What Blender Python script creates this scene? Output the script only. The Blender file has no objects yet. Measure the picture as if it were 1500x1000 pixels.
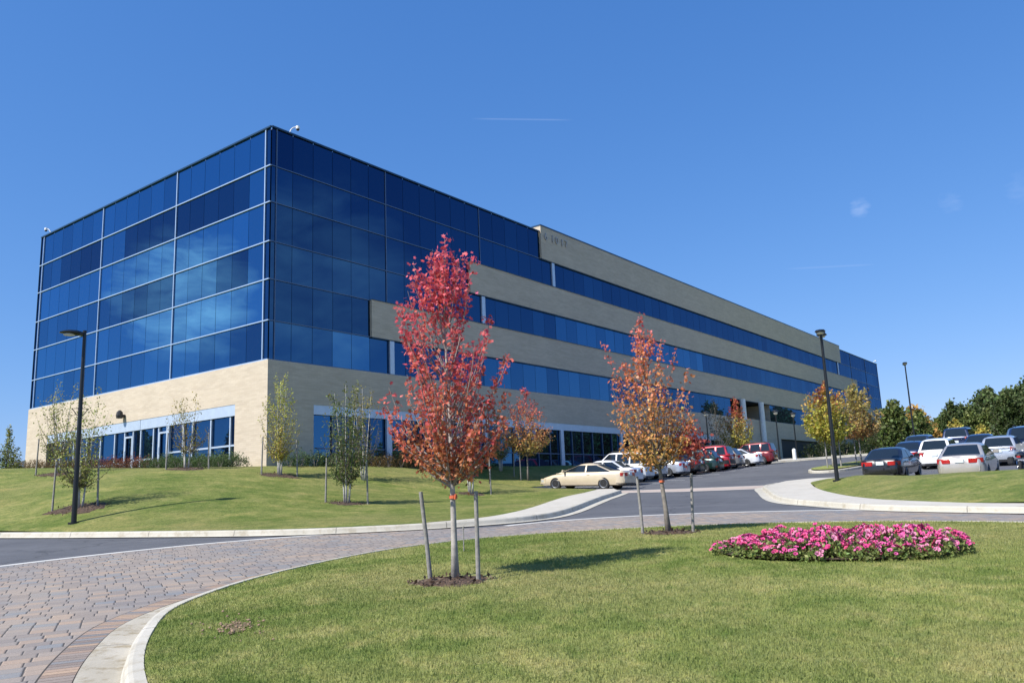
import bpy, bmesh, math, random
import numpy as np
from mathutils import Vector, Matrix
from mathutils.geometry import tessellate_polygon

random.seed(7); rng = np.random.default_rng(7)
scene = bpy.context.scene
col = scene.collection
R = math.radians

# ------------------------------------------------------------------ helpers
def tag(o, label=None, cat=None, group=None, kind=None):
    if label: o['label'] = label
    if cat: o['category'] = cat
    if group: o['group'] = group
    if kind: o['kind'] = kind
    return o

def empty(name, loc=(0, 0, 0), rz=0.0, label=None, cat=None, group=None):
    o = bpy.data.objects.new(name, None)
    o.empty_display_size = 0.3
    o.location = loc; o.rotation_euler = (0, 0, rz)
    col.objects.link(o)
    return tag(o, label, cat, group)

def link_mesh(name, me, mats, parent=None, smooth=False):
    if not isinstance(mats, (list, tuple)): mats = [mats]
    for m in mats:
        if m is not None: me.materials.append(m)
    o = bpy.data.objects.new(name, me); col.objects.link(o)
    if parent: o.parent = parent
    if smooth:
        me.polygons.foreach_set('use_smooth', [True] * len(me.polygons))
    return o

class MB:
    """collects shapes, then links them as one mesh object"""
    def __init__(s): s.v = []; s.f = []; s.mi = []; s.uv = None
    def add(s, vs, fs, mi=0):
        n = len(s.v); s.v.extend([tuple(p) for p in vs])
        for f in fs: s.f.append(tuple(i + n for i in f)); s.mi.append(mi)
    def box(s, x0, x1, y0, y1, z0, z1, mi=0):
        s.add([(x0,y0,z0),(x1,y0,z0),(x1,y1,z0),(x0,y1,z0),(x0,y0,z1),(x1,y0,z1),(x1,y1,z1),(x0,y1,z1)],
              [(3,2,1,0),(4,5,6,7),(0,1,5,4),(1,2,6,5),(2,3,7,6),(3,0,4,7)], mi)
    def tube(s, pts, rad, n=8, cap=True, mi=0):
        pts = [Vector(p) for p in pts]
        if not isinstance(rad, (list, tuple)): rad = [rad] * len(pts)
        vs = []; fs = []
        for i, p in enumerate(pts):
            t = (pts[min(i+1, len(pts)-1)] - pts[max(i-1, 0)])
            if t.length < 1e-9: t = Vector((0,0,1))
            t.normalize()
            a = Vector((1,0,0)) if abs(t.x) < .8 else Vector((0,1,0))
            u = t.cross(a).normalized(); w = t.cross(u)
            for k in range(n):
                an = 2*math.pi*k/n
                vs.append(p + u*(math.cos(an)*rad[i]) + w*(math.sin(an)*rad[i]))
        for i in range(len(pts)-1):
            for k in range(n):
                fs.append((i*n+k, i*n+(k+1)%n, (i+1)*n+(k+1)%n, (i+1)*n+k))
        if cap:
            fs.append(tuple(range(n-1,-1,-1))); fs.append(tuple((len(pts)-1)*n+k for k in range(n)))
        s.add(vs, fs, mi)
    def loft(s, rings, cap=True, mi=0, closed=True):
        n = len(rings[0]); vs = [p for r in rings for p in r]; fs = []
        for i in range(len(rings)-1):
            for k in range(n if closed else n-1):
                fs.append((i*n+k, i*n+(k+1)%n, (i+1)*n+(k+1)%n, (i+1)*n+k))
        if cap and closed:
            fs.append(tuple(range(n-1,-1,-1))); fs.append(tuple((len(rings)-1)*n+k for k in range(n)))
        s.add(vs, fs, mi)
    def mesh(s, name):
        me = bpy.data.meshes.new(name); me.from_pydata(s.v, [], s.f)
        me.polygons.foreach_set('material_index', s.mi)
        me.update(); return me
    def build(s, name, mats, parent=None, smooth=False, bevel=0.0, sharp=None):
        me = s.mesh(name)
        bm = bmesh.new(); bm.from_mesh(me)
        bmesh.ops.recalc_face_normals(bm, faces=bm.faces)
        if bevel:
            bmesh.ops.bevel(bm, geom=[e for e in bm.edges if len(e.link_faces)==2 and e.calc_face_angle(0) > .5], offset=bevel, segments=2, affect='EDGES', clamp_overlap=True)
        bm.to_mesh(me); bm.free()
        o = link_mesh(name, me, mats, parent, smooth)
        if sharp is not None and smooth: me.set_sharp_from_angle(angle=sharp)
        return o

def fast_mesh(name, V, F, C=None):
    V = np.asarray(V, np.float32); F = np.asarray(F, np.int32)
    me = bpy.data.meshes.new(name)
    me.vertices.add(len(V)); me.vertices.foreach_set('co', V.ravel())
    k = F.shape[1]
    me.loops.add(F.size); me.loops.foreach_set('vertex_index', F.ravel())
    me.polygons.add(len(F)); me.polygons.foreach_set('loop_start', np.arange(0, F.size, k, dtype=np.int32))
    me.polygons.foreach_set('loop_total', np.full(len(F), k, np.int32))
    if C is not None:
        a = me.color_attributes.new('Col', 'FLOAT_COLOR', 'POINT')
        a.data.foreach_set('color', np.c_[C, np.ones(len(C))].astype(np.float32).ravel())
    me.update(calc_edges=True); me.validate()
    return me

# ------------------------------------------------------------------ node materials
def newmat(name):
    m = bpy.data.materials.new(name); m.use_nodes = True
    nt = m.node_tree; b = nt.nodes['Principled BSDF']
    return m, nt, b
def N(nt, t, **kw):
    n = nt.nodes.new(t)
    for k, v in kw.items():
        if k == 'inp':
            for kk, vv in v.items(): n.inputs[kk].default_value = vv
        else: setattr(n, k, v)
    return n
def L(nt, a, b): nt.links.new(a, b)
def math_(nt, op, a, b=None, c=None):
    n = N(nt, 'ShaderNodeMath', operation=op)
    for i, x in enumerate((a, b, c)):
        if x is None: continue
        if isinstance(x, (int, float)): n.inputs[i].default_value = x
        else: L(nt, x, n.inputs[i])
    return n.outputs[0]
def vmath(nt, op, a, b=None, out=0):
    n = N(nt, 'ShaderNodeVectorMath', operation=op)
    for i, x in enumerate((a, b)):
        if x is None: continue
        if isinstance(x, (tuple, list)): n.inputs[i].default_value = x
        else: L(nt, x, n.inputs[i])
    return n.outputs[out]
def ramp(nt, fac, stops):
    r = N(nt, 'ShaderNodeValToRGB'); el = r.color_ramp.elements
    while len(el) > 1: el.remove(el[0])
    el[0].position = stops[0][0]; el[0].color = (*stops[0][1], 1)
    for p, c in stops[1:]:
        e = el.new(p); e.color = (*c, 1)
    L(nt, fac, r.inputs[0]); return r.outputs[0]
def mixc(nt, fac, a, b, mode='MIX'):
    n = N(nt, 'ShaderNodeMix', data_type='RGBA', blend_type=mode)
    for s, x in ((0, fac), (6, a), (7, b)):
        if isinstance(x, (int, float)): n.inputs[s].default_value = x
        elif isinstance(x, tuple): n.inputs[s].default_value = (*x, 1)
        else: L(nt, x, n.inputs[s])
    return n.outputs[2]
def noise(nt, vec, scale, detail=3, rough=.55, dist=0):
    n = N(nt, 'ShaderNodeTexNoise', inp={'Scale': scale, 'Detail': detail, 'Roughness': rough, 'Distortion': dist})
    if vec is not None: L(nt, vec, n.inputs['Vector'])
    return n.outputs[0]
def objco(nt): return N(nt, 'ShaderNodeTexCoord').outputs['Object']
def bump(nt, b, h, strength=.3, dist=.02):
    n = N(nt, 'ShaderNodeBump', inp={'Strength': strength, 'Distance': dist})
    L(nt, h, n.inputs['Height']); L(nt, n.outputs[0], b.inputs['Normal'])

def plain(name, c, rough=.5, metal=0.0, var=.12, scale=6.0, bmp=0.0, spec=.5, coat=0.0):
    m, nt, b = newmat(name)
    co = objco(nt)
    n1 = noise(nt, co, scale, 5, .6)
    d = tuple(max(0, x*(1-var)) for x in c); l = tuple(min(1, x*(1+var)) for x in c)
    L(nt, ramp(nt, n1, [(.3, d), (.7, l)]), b.inputs['Base Color'])
    b.inputs['Roughness'].default_value = rough; b.inputs['Metallic'].default_value = metal
    b.inputs['Specular IOR Level'].default_value = spec
    if coat:
        b.inputs['Coat Weight'].default_value = coat; b.inputs['Coat Roughness'].default_value = .04
    if bmp: bump(nt, b, noise(nt, co, scale*6, 4), bmp, .01)
    return m

def leafmat(name, trans=.35, rough=.55, tint=(1,1,1)):
    m, nt, b = newmat(name)
    a = N(nt, 'ShaderNodeAttribute', attribute_name='Col')
    c = mixc(nt, 1.0, a.outputs[0], tint, 'MULTIPLY')
    L(nt, c, b.inputs['Base Color']); b.inputs['Roughness'].default_value = rough
    b.inputs['Specular IOR Level'].default_value = .3
    t = N(nt, 'ShaderNodeBsdfTranslucent'); L(nt, c, t.inputs['Color'])
    mx = N(nt, 'ShaderNodeMixShader', inp={0: trans})
    L(nt, b.outputs[0], mx.inputs[1]); L(nt, t.outputs[0], mx.inputs[2])
    L(nt, mx.outputs[0], nt.nodes['Material Output'].inputs['Surface'])
    return m

def grass_colour(nt, co):
    p1 = noise(nt, co, .33, 4, .6, .4); p2 = noise(nt, co, 1.7, 4, .65); p3 = noise(nt, co, 9.0, 3, .6)
    c1 = ramp(nt, p1, [(.40, (0.192,0.243,0.077)), (.5, (0.288,0.320,0.122)), (.60, (0.435,0.410,0.198))])
    c2 = ramp(nt, p2, [(.38, (0.166,0.230,0.067)), (.52, (0.301,0.333,0.125)), (.66, (0.512,0.448,0.243))])
    c = mixc(nt, .5, c1, c2)
    p4 = noise(nt, co, .16, 3, .5); p5 = noise(nt, co, 4.2, 4, .7)
    c = mixc(nt, ramp(nt, p4, [(.46, (0,0,0)), (.62, (.62,.62,.62))]), c, (.37,.34,.18))
    c = mixc(nt, ramp(nt, p5, [(.54, (0,0,0)), (.68, (.7,.7,.7))]), c, (.15,.22,.06))
    c = mixc(nt, 1.0, c, (1.08,1.12,.98), 'MULTIPLY')
    return c, p3
def grassmat(name, ground=True, far=False):
    m, nt, b = newmat(name)
    co = objco(nt); c, p3 = grass_colour(nt, co)
    fine = noise(nt, co, 45 if ground else 60, 3, .7)
    k = ramp(nt, fine, [(.3, (.52,.52,.52)), (.72, (1.35,1.3,1.2))] )
    c = mixc(nt, 1.0, c, k, 'MULTIPLY')
    k3 = ramp(nt, p3, [(.3, (.8,.85,.8)), (.7, (1.15,1.1,1.05))])
    c = mixc(nt, 1.0, c, k3, 'MULTIPLY')
    if far:          # turf darkened in place of shade between blades; clumps, clipped streaks and thin spots
        mp = N(nt, 'ShaderNodeMapping', inp={'Rotation': (0,0,R(35)), 'Scale': (.35,1.6,1)}); L(nt, co, mp.inputs[0])
        s1 = noise(nt, mp.outputs[0], 1.6, 5, .7); s2 = noise(nt, co, 14, 4, .75)
        c = mixc(nt, 1.0, c, ramp(nt, s1, [(.32, (.58,.66,.50)), (.5, (.72,.74,.66)), (.68, (.92,.84,.76))]), 'MULTIPLY')
        c = mixc(nt, 1.0, c, ramp(nt, s2, [(.34, (.62,.66,.58)), (.66, (1.16,1.12,1.1))]), 'MULTIPLY')
    L(nt, c, b.inputs['Base Color']); b.inputs['Roughness'].default_value = .8
    b.inputs['Specular IOR Level'].default_value = .15
    if ground:
        bump(nt, b, noise(nt, co, 38, 4, .7), .9, .05)
    else:
        t = N(nt, 'ShaderNodeBsdfTranslucent'); L(nt, c, t.inputs['Color'])
        mx = N(nt, 'ShaderNodeMixShader', inp={0: .35})
        L(nt, b.outputs[0], mx.inputs[1]); L(nt, t.outputs[0], mx.inputs[2])
        L(nt, mx.outputs[0], nt.nodes['Material Output'].inputs['Surface'])
    return m

M = {}
M['lawn'] = grassmat('lawn_turf'); M['lawn_far'] = grassmat('bank_turf', True, True); M['blade'] = grassmat('grass_blades', False)

def mk_asphalt():
    m, nt, b = newmat('asphalt'); co = objco(nt)
    big = noise(nt, co, .25, 4, .6); fine = noise(nt, co, 70, 3, .7); mid = noise(nt, co, 2.2, 4)
    c = ramp(nt, big, [(.3, (.080,.082,.090)), (.7, (.118,.120,.128))])
    c = mixc(nt, 1.0, c, ramp(nt, fine, [(.3, (.75,.75,.75)), (.75, (1.3,1.3,1.3))]), 'MULTIPLY')
    c = mixc(nt, 1.0, c, ramp(nt, mid, [(.3, (.9,.9,.9)), (.7, (1.08,1.08,1.08))]), 'MULTIPLY')
    mp = N(nt, 'ShaderNodeMapping', inp={'Rotation': (0,0,R(-35)), 'Scale': (.12,1.5,1)}); L(nt, co, mp.inputs[0])
    c = mixc(nt, 1.0, c, ramp(nt, noise(nt, mp.outputs[0], 1.1, 4, .6), [(.35, (.88,.88,.89)), (.65, (1.08,1.07,1.06))]), 'MULTIPLY')   # worn wheel tracks
    vd = N(nt, 'ShaderNodeTexVoronoi', feature='DISTANCE_TO_EDGE', inp={'Scale': .16, 'Randomness': 1.0})
    wv = N(nt, 'ShaderNodeTexNoise', inp={'Scale': .9, 'Detail': 4}); L(nt, co, wv.inputs['Vector'])
    ad = vmath(nt, 'ADD', co, vmath(nt, 'SCALE', wv.outputs[1])); ad.node.inputs[1].links[0].from_node.inputs['Scale'].default_value = 1.4
    L(nt, ad, vd.inputs['Vector'])
    c = mixc(nt, math_(nt, 'MULTIPLY', math_(nt, 'LESS_THAN', vd.outputs[0], .0035), .55), c, (.03,.03,.032))     # sealed cracks
    L(nt, c, b.inputs['Base Color']); b.inputs['Roughness'].default_value = .85
    bump(nt, b, fine, .3, .008); return m
M['asphalt'] = mk_asphalt()

def mk_concrete(name, c0, c1, joint=0.0, stain=.5):
    m, nt, b = newmat(name); co = objco(nt)
    big = noise(nt, co, .9, 5, .65); fine = noise(nt, co, 60, 3, .7)
    c = ramp(nt, big, [(.3, c0), (.7, c1)])
    c = mixc(nt, 1.0, c, ramp(nt, fine, [(.3, (.88,.88,.88)), (.7, (1.06,1.06,1.06))]), 'MULTIPLY')
    st = noise(nt, co, 3.1, 5, .7)
    c = mixc(nt, stain, c, ramp(nt, st, [(.36, (.62,.55,.42)), (.5, (1,1,1))]), 'MULTIPLY')
    if joint:
        u = N(nt, 'ShaderNodeUVMap').outputs[0]; sx = N(nt, 'ShaderNodeSeparateXYZ'); L(nt, u, sx.inputs[0])
        fr = math_(nt, 'FRACT', math_(nt, 'DIVIDE', sx.outputs[0], joint))
        j = math_(nt, 'LESS_THAN', fr, .018/joint)
        c = mixc(nt, j, c, (.12,.11,.095))
    L(nt, c, b.inputs['Base Color']); b.inputs['Roughness'].default_value = .85
    bump(nt, b, fine, .15, .006); return m
M['kerb'] = mk_concrete('kerb_concrete', (.44,.41,.34), (.54,.505,.43), 3.0)
M['walk'] = mk_concrete('sidewalk_concrete', (.46,.425,.36), (.54,.50,.43), 0, .25)
M['strip'] = mk_concrete('edge_band_concrete', (.50,.49,.46), (.62,.60,.56), 0, .25)
M['pinkband'] = mk_concrete('crosswalk_concrete', (.40,.32,.27), (.50,.41,.35), 0, .3)

def mk_pavers():
    """interlocking pavers in courses: hashed tone per stone, dark sand joints"""
    m, nt, b = newmat('interlocking_pavers'); co = objco(nt)
    wob = N(nt, 'ShaderNodeTexNoise', inp={'Scale': 1.5, 'Detail': 2}); L(nt, co, wob.inputs['Vector'])
    off = vmath(nt, 'SCALE', vmath(nt, 'SUBTRACT', wob.outputs[1], (.5,.5,.5))); off.node.inputs['Scale'].default_value = .012
    p = vmath(nt, 'ADD', co, off)
    rot = N(nt, 'ShaderNodeVectorRotate', rotation_type='Z_AXIS', inp={'Angle': R(-26)}); L(nt, p, rot.inputs['Vector'])
    s = N(nt, 'ShaderNodeSeparateXYZ'); L(nt, rot.outputs[0], s.inputs[0])
    ry = math_(nt, 'DIVIDE', s.outputs[1], .215)
    row = math_(nt, 'FLOOR', ry); fy = math_(nt, 'FRACT', ry)
    wr = N(nt, 'ShaderNodeTexWhiteNoise', noise_dimensions='1D'); L(nt, row, wr.inputs['W'])
    rx = math_(nt, 'ADD', math_(nt, 'DIVIDE', s.outputs[0], .265), math_(nt, 'MULTIPLY', wr.outputs[0], 3.0))
    cx = math_(nt, 'FLOOR', rx); fx = math_(nt, 'FRACT', rx)
    cv = N(nt, 'ShaderNodeCombineXYZ'); L(nt, cx, cv.inputs[0]); L(nt, row, cv.inputs[1])
    w = N(nt, 'ShaderNodeTexWhiteNoise', noise_dimensions='2D'); L(nt, cv.outputs[0], w.inputs['Vector'])
    tone = ramp(nt, w.outputs[0], [(0, (.245,.210,.180)), (.25, (.275,.236,.200)), (.45, (.295,.248,.205)), (.62, (.325,.258,.200)), (.74, (.255,.232,.208)), (.87, (.225,.224,.218)), (.95, (.335,.256,.192))])
    tone.node.color_ramp.interpolation = 'CONSTANT'
    patch = ramp(nt, noise(nt, co, .5, 3), [(.35, (.85,.88,.95)), (.65, (1.08,1.04,1.0))])
    c = mixc(nt, 1.0, tone, patch, 'MULTIPLY')
    fine = noise(nt, co, 55, 4, .7)
    c = mixc(nt, 1.0, c, ramp(nt, fine, [(.3, (.8,.8,.8)), (.7, (1.15,1.15,1.15))]), 'MULTIPLY')
    dx = math_(nt, 'MULTIPLY', math_(nt, 'MINIMUM', fx, math_(nt, 'SUBTRACT', 1.0, fx)), .265)
    dy = math_(nt, 'MULTIPLY', math_(nt, 'MINIMUM', fy, math_(nt, 'SUBTRACT', 1.0, fy)), .215)
    jw = math_(nt, 'ADD', .0025, math_(nt, 'MULTIPLY', w.outputs[0], .0045))
    dmin = math_(nt, 'MINIMUM', math_(nt, 'SUBTRACT', dx, jw), dy)
    jx = math_(nt, 'LESS_THAN', dx, math_(nt, 'ADD', jw, .0035)); jy = math_(nt, 'LESS_THAN', dy, .0024)
    c = mixc(nt, math_(nt, 'MULTIPLY', jy, .6), c, (.085,.075,.065))
    c = mixc(nt, jx, c, (.065,.058,.052))
    L(nt, c, b.inputs['Base Color']); b.inputs['Roughness'].default_value = .85
    hs = math_(nt, 'MINIMUM', math_(nt, 'DIVIDE', dmin, .015), 1.0)
    h = math_(nt, 'ADD', hs, math_(nt, 'MULTIPLY', fine, .25))
    h = math_(nt, 'ADD', h, math_(nt, 'MULTIPLY', w.outputs[0], .3))
    bump(nt, b, h, .6, .008)
    return m
M['paver'] = mk_pavers()

def mk_brick(name, c0, c1, cm):
    m, nt, b = newmat(name); co = objco(nt)
    s = N(nt, 'ShaderNodeSeparateXYZ'); L(nt, co, s.inputs[0])
    cv = N(nt, 'ShaderNodeCombineXYZ'); L(nt, math_(nt, 'ADD', s.outputs[0], s.outputs[1]), cv.inputs[0]); L(nt, s.outputs[2], cv.inputs[1])
    br = N(nt, 'ShaderNodeTexBrick', inp={'Scale': 1.0, 'Mortar Size': .006, 'Brick Width': .40, 'Row Height': .10, 'Color1': (*c0,1), 'Color2': (*c1,1), 'Mortar': (*cm,1), 'Bias': 0.0})
    L(nt, cv.outputs[0], br.inputs['Vector'])
    big = ramp(nt, noise(nt, co, .35, 5, .6), [(.3, (.94,.93,.92)), (.7, (1.04,1.03,1.02))])
    streak_v = N(nt, 'ShaderNodeCombineXYZ'); L(nt, math_(nt, 'MULTIPLY', s.outputs[2], 1.6), streak_v.inputs[1]); L(nt, math_(nt, 'MULTIPLY', math_(nt, 'ADD', s.outputs[0], s.outputs[1]), .22), streak_v.inputs[0])
    st = ramp(nt, noise(nt, streak_v.outputs[0], 2.2, 4, .6), [(.35, (.93,.925,.92)), (.65, (1.04,1.04,1.04))])
    c = mixc(nt, 1.0, mixc(nt, 1.0, br.outputs[0], big, 'MULTIPLY'), st, 'MULTIPLY')
    L(nt, c, b.inputs['Base Color']); b.inputs['Roughness'].default_value = .85
    bump(nt, b, math_(nt, 'SUBTRACT', 1.0, br.outputs[1]), .25, .006)
    return m
M['brick'] = mk_brick('buff_brick', (.52,.44,.335), (.575,.495,.385), (.465,.40,.325))

def mk_glass():
    """reflective blue curtain-wall glass; each pane has its own tone (blinds up or down behind it), darkened on the front to imitate dimmer reflections"""
    m, nt, b = newmat('blue_reflective_glass')
    a = N(nt, 'ShaderNodeAttribute', attribute_name='Col')
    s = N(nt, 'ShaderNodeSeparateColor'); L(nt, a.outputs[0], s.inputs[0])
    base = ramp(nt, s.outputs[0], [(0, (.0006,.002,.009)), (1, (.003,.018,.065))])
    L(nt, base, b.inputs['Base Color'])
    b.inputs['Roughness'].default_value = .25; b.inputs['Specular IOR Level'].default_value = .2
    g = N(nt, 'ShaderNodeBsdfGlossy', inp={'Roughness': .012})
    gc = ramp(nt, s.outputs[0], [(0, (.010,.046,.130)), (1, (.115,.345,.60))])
    L(nt, gc, g.inputs['Color'])
    co = objco(nt)
    wv = noise(nt, co, .35, 2, .4)
    bp = N(nt, 'ShaderNodeBump', inp={'Strength': .06, 'Distance': .05}); L(nt, wv, bp.inputs['Height']); L(nt, bp.outputs[0], g.inputs['Normal'])
    add = N(nt, 'ShaderNodeMixShader')
    fr = N(nt, 'ShaderNodeFresnel', inp={'IOR': 1.5})
    fac = math_(nt, 'ADD', .62, math_(nt, 'MULTIPLY', fr.outputs[0], .9)); fac = math_(nt, 'MINIMUM', fac, .97)
    L(nt, fac, add.inputs[0]); L(nt, b.outputs[0], add.inputs[1]); L(nt, g.outputs[0], add.inputs[2])
    L(nt, add.outputs[0], nt.nodes['Material Output'].inputs['Surface'])
    return m
M['glass'] = mk_glass()
M['core'] = plain('dark_backing', (.012,.016,.026), .6)
M['alu'] = plain('silver_blue_aluminium', (.52,.60,.70), .38, .35, .06, 3)
M['alu_dark'] = plain('dark_blue_aluminium', (.03,.07,.13), .35, .4, .05, 3)
M['mull_pale'] = plain('pale_blue_mullion', (.40,.52,.68), .38, .35, .06, 3)
M['mull_dim'] = plain('thin_anodised_mullion', (.10,.15,.24), .4, .4, .05, 3)
M['roofing'] = plain('roof_membrane', (.35,.35,.34), .8)
M['white'] = plain('white_enamel', (.78,.78,.76), .4)
M['black'] = plain('black_enamel', (.010,.011,.012), .35, 0, .2)
M['darkplastic'] = plain('black_plastic', (.018,.018,.02), .5)
M['mulch'] = None
def mk_mulch():
    m, nt, b = newmat('bark_mulch'); co = objco(nt)
    v = N(nt, 'ShaderNodeTexVoronoi', inp={'Scale': 28.0, 'Randomness': 1.0}); L(nt, co, v.inputs['Vector'])
    sp = N(nt, 'ShaderNodeSeparateColor'); L(nt, v.outputs['Color'], sp.inputs[0])
    c = ramp(nt, sp.outputs[0], [(0,(.04,.025,.016)),(.5,(.075,.045,.028)),(1,(.14,.09,.058))])
    L(nt, c, b.inputs['Base Color']); b.inputs['Roughness'].default_value = .95
    bump(nt, b, v.outputs['Distance'], .9, .03); return m
M['mulch'] = mk_mulch()
M['stake'] = plain('weathered_stake_wood', (.25,.235,.215), .85, 0, .3, 14, .4)
M['bark_pale'] = plain('pale_smooth_bark', (.38,.345,.31), .8, 0, .3, 10, .4)
M['bark_grey'] = plain('grey_bark', (.20,.175,.15), .85, 0, .3, 10, .4)
M['bark_birch'] = plain('white_birch_bark', (.50,.47,.43), .75, 0, .35, 9, .3)
M['twig'] = plain('brown_twigs', (.17,.13,.10), .85, 0, .3, 10)
M['twig_grey'] = plain('grey_twigs', (.27,.235,.21), .85, 0, .3, 10)
M['leaf'] = leafmat('leaf_blades', .45)
M['petal'] = leafmat('petunia_petals', .25, .5)
M['rubber'] = plain('tyre_rubber', (.015,.015,.016), .8)
M['rim'] = plain('alloy_rim', (.55,.56,.58), .3, .85)
M['chrome'] = plain('chrome', (.75,.76,.78), .12, 1.0, .03)
M['carglass'] = plain('tinted_car_glass', (.012,.017,.020), .04, 0, .1, 2, 0, .9)
M['redlens'] = plain('red_lamp_lens', (.42,.012,.014), .15, 0, .15, 9, 0, .6, .5)
M['clearlens'] = plain('clear_lamp_lens', (.62,.64,.66), .12, .4, .1, 9, 0, .6)
M['plate'] = plain('licence_plate_white', (.70,.76,.78), .4)
M['orange'] = plain('orange_tie', (.60,.13,.05), .6)
M['lens'] = plain('frosted_lamp_lens', (.62,.60,.50), .3)

# ------------------------------------------------------------------ terrain
GY = [-20,7,12,18,25,33,42,44.5,51.3,56.4,62.4,68.4,72,140,400]
GZ = [-2.2,-1.5,-1.31,-1.06,-.78,-.4,-.1,0.0,.45,.76,1.0,1.2,1.35,3.0,5.0]
def g(x, y):
    return np.interp(y, GY, GZ) + .035*np.maximum(0, np.asarray(x, float)-12)

def catmull(P, n=8, closed=False):
    P = [np.array(p, float) for p in P]; m = len(P); out = []
    rg = range(m) if closed else range(m-1)
    for i in rg:
        if closed: a,b,c,d = P[(i-1)%m],P[i],P[(i+1)%m],P[(i+2)%m]
        else: a,b,c,d = P[max(i-1,0)],P[i],P[i+1],P[min(i+2,m-1)]
        for k in range(n):
            t = k/n
            out.append(.5*((2*b)+(-a+c)*t+(2*a-5*b+4*c-d)*t*t+(-a+3*b-3*c+d)*t**3))
    if not closed: out.append(P[-1])
    return np.array(out)
def offset(C, d, closed=False):
    """shift a plan curve to its left by d"""
    if closed: T = np.roll(C,-1,0)-np.roll(C,1,0)
    else: T = np.gradient(C, axis=0)
    T = T/np.linalg.norm(T, axis=1, keepdims=True)
    return C + np.c_[-T[:,1], T[:,0]]*d

def sheet(name, poly, off=0.0, m=None, hfun=None, step=None, thick=0.0):
    """a plan polygon laid on the ground, cut at every knot of the terrain so that layers stay parallel"""
    poly = [tuple(p) for p in poly]
    bm = bmesh.new()
    vs = [bm.verts.new((p[0], p[1], 0)) for p in poly]
    tris = tessellate_polygon([[Vector((p[0], p[1], 0)) for p in poly]])
    for t in tris:
        try: bm.faces.new([vs[i] for i in t])
        except ValueError: pass
    ys = [p[1] for p in poly]; xs = [p[0] for p in poly]
    cy = [k for k in GY if min(ys) < k < max(ys)]; cx = [12.0] if min(xs) < 12 < max(xs) else []
    if step:
        cy += list(np.arange(math.ceil(min(ys)/step)*step, max(ys), step)); cx += list(np.arange(math.ceil(min(xs)/step)*step, max(xs), step))
    for k in cy: bmesh.ops.bisect_plane(bm, geom=bm.verts[:]+bm.edges[:]+bm.faces[:], plane_co=(0,k,0), plane_no=(0,1,0), dist=1e-5)
    for k in cx: bmesh.ops.bisect_plane(bm, geom=bm.verts[:]+bm.edges[:]+bm.faces[:], plane_co=(k,0,0), plane_no=(1,0,0), dist=1e-5)
    co = np.array([v.co[:] for v in bm.verts])
    z = (hfun(co[:,0], co[:,1]) if hfun else g(co[:,0], co[:,1])) + off
    for v, zz in zip(bm.verts, z): v.co.z = zz
    bmesh.ops.recalc_face_normals(bm, faces=bm.faces)
    if bm.faces and sum(f.normal.z for f in bm.faces) < 0: bmesh.ops.reverse_faces(bm, faces=bm.faces)
    me = bpy.data.meshes.new(name); bm.to_mesh(me); bm.free()
    o = link_mesh(name, me, m, smooth=bool(hfun))
    return tag(o, kind='structure')

def sweep(name, C, prof, m, closed=False, zf=None):
    """run a cross-section (sideways, height) along a plan curve on the terrain; u = metres along"""
    rows = [offset(C, d, closed) for d, _ in prof]
    n = len(C); k = len(prof)
    seg = np.r_[0, np.cumsum(np.linalg.norm(np.diff(C, axis=0), axis=1))]
    V = []
    for i in range(n):
        zb = float(g(C[i,0], C[i,1]))
        for j, (d, h) in enumerate(prof):
            p = rows[j][i]; V.append((p[0], p[1], zb + h))
    F = []; U = []
    for i in range(n if closed else n-1):
        i2 = (i+1) % n
        for j in range(k-1):
            F.append((i*k+j, i2*k+j, i2*k+j+1, i*k+j+1))
            u0 = seg[i]; u1 = seg[i2] if i2 else seg[i]+.3
            U += [(u0,j),(u1,j),(u1,j+1),(u0,j+1)]
    me = bpy.data.meshes.new(name); me.from_pydata(V, [], F)
    uv = me.uv_layers.new(name='UVMap'); uv.data.foreach_set('uv', np.array(U, np.float32).ravel())
    bm = bmesh.new(); bm.from_mesh(me); bmesh.ops.recalc_face_normals(bm, faces=bm.faces)
    if sum(f.normal.z for f in bm.faces) < 0: bmesh.ops.reverse_faces(bm, faces=bm.faces)
    bm.to_mesh(me); bm.free()
    return tag(link_mesh(name, me, m), kind='structure')

def inside(poly, x, y):
    poly = np.asarray(poly); r = np.zeros(len(x), bool); n = len(poly)
    for i in range(n):
        x1,y1 = poly[i]; x2,y2 = poly[(i+1)%n]
        if y1 == y2: continue
        c = ((y1 > y) != (y2 > y)) & (x < (x2-x1)*(y-y1)/(y2-y1)+x1); r ^= c
    return r

def tps(P, W, smooth=1e-3):
    P = np.asarray(P, float); n = len(P)
    def k(A, B):
        r = np.linalg.norm(A[:,None]-B[None], axis=2)+1e-9; return r*r*np.log(r)
    K = k(P, P)+np.eye(n)*smooth; Q = np.c_[np.ones(n), P]
    S = np.block([[K, Q],[Q.T, np.zeros((3,3))]])
    w = np.linalg.solve(S, np.r_[W, np.zeros(3)])
    def fn(x, y):
        X = np.c_[np.ravel(x), np.ravel(y)]
        return k(X, P)@w[:n] + np.c_[np.ones(len(X)), X]@w[n:]
    return fn

# ------------------------------------------------------------------ ground sheets
KH = .15
# island kerb line (grass edge), clockwise closed
isl = catmull([(-3.05,6.89),(-3.95,9.06),(-4.32,10.9),(-3.96,13.37),(-2.67,16.14),(-0.9,17.8),(1.04,18.54),(3.4,18.85),(6.35,18.49),(8.73,17.51),(10.6,15.9),(12.4,12.6),(12.6,9.0),(11,5.4),(8,2.6),(4.4,1.5),(1.0,2.5),(-1.6,4.6)], 8, True)
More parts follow.
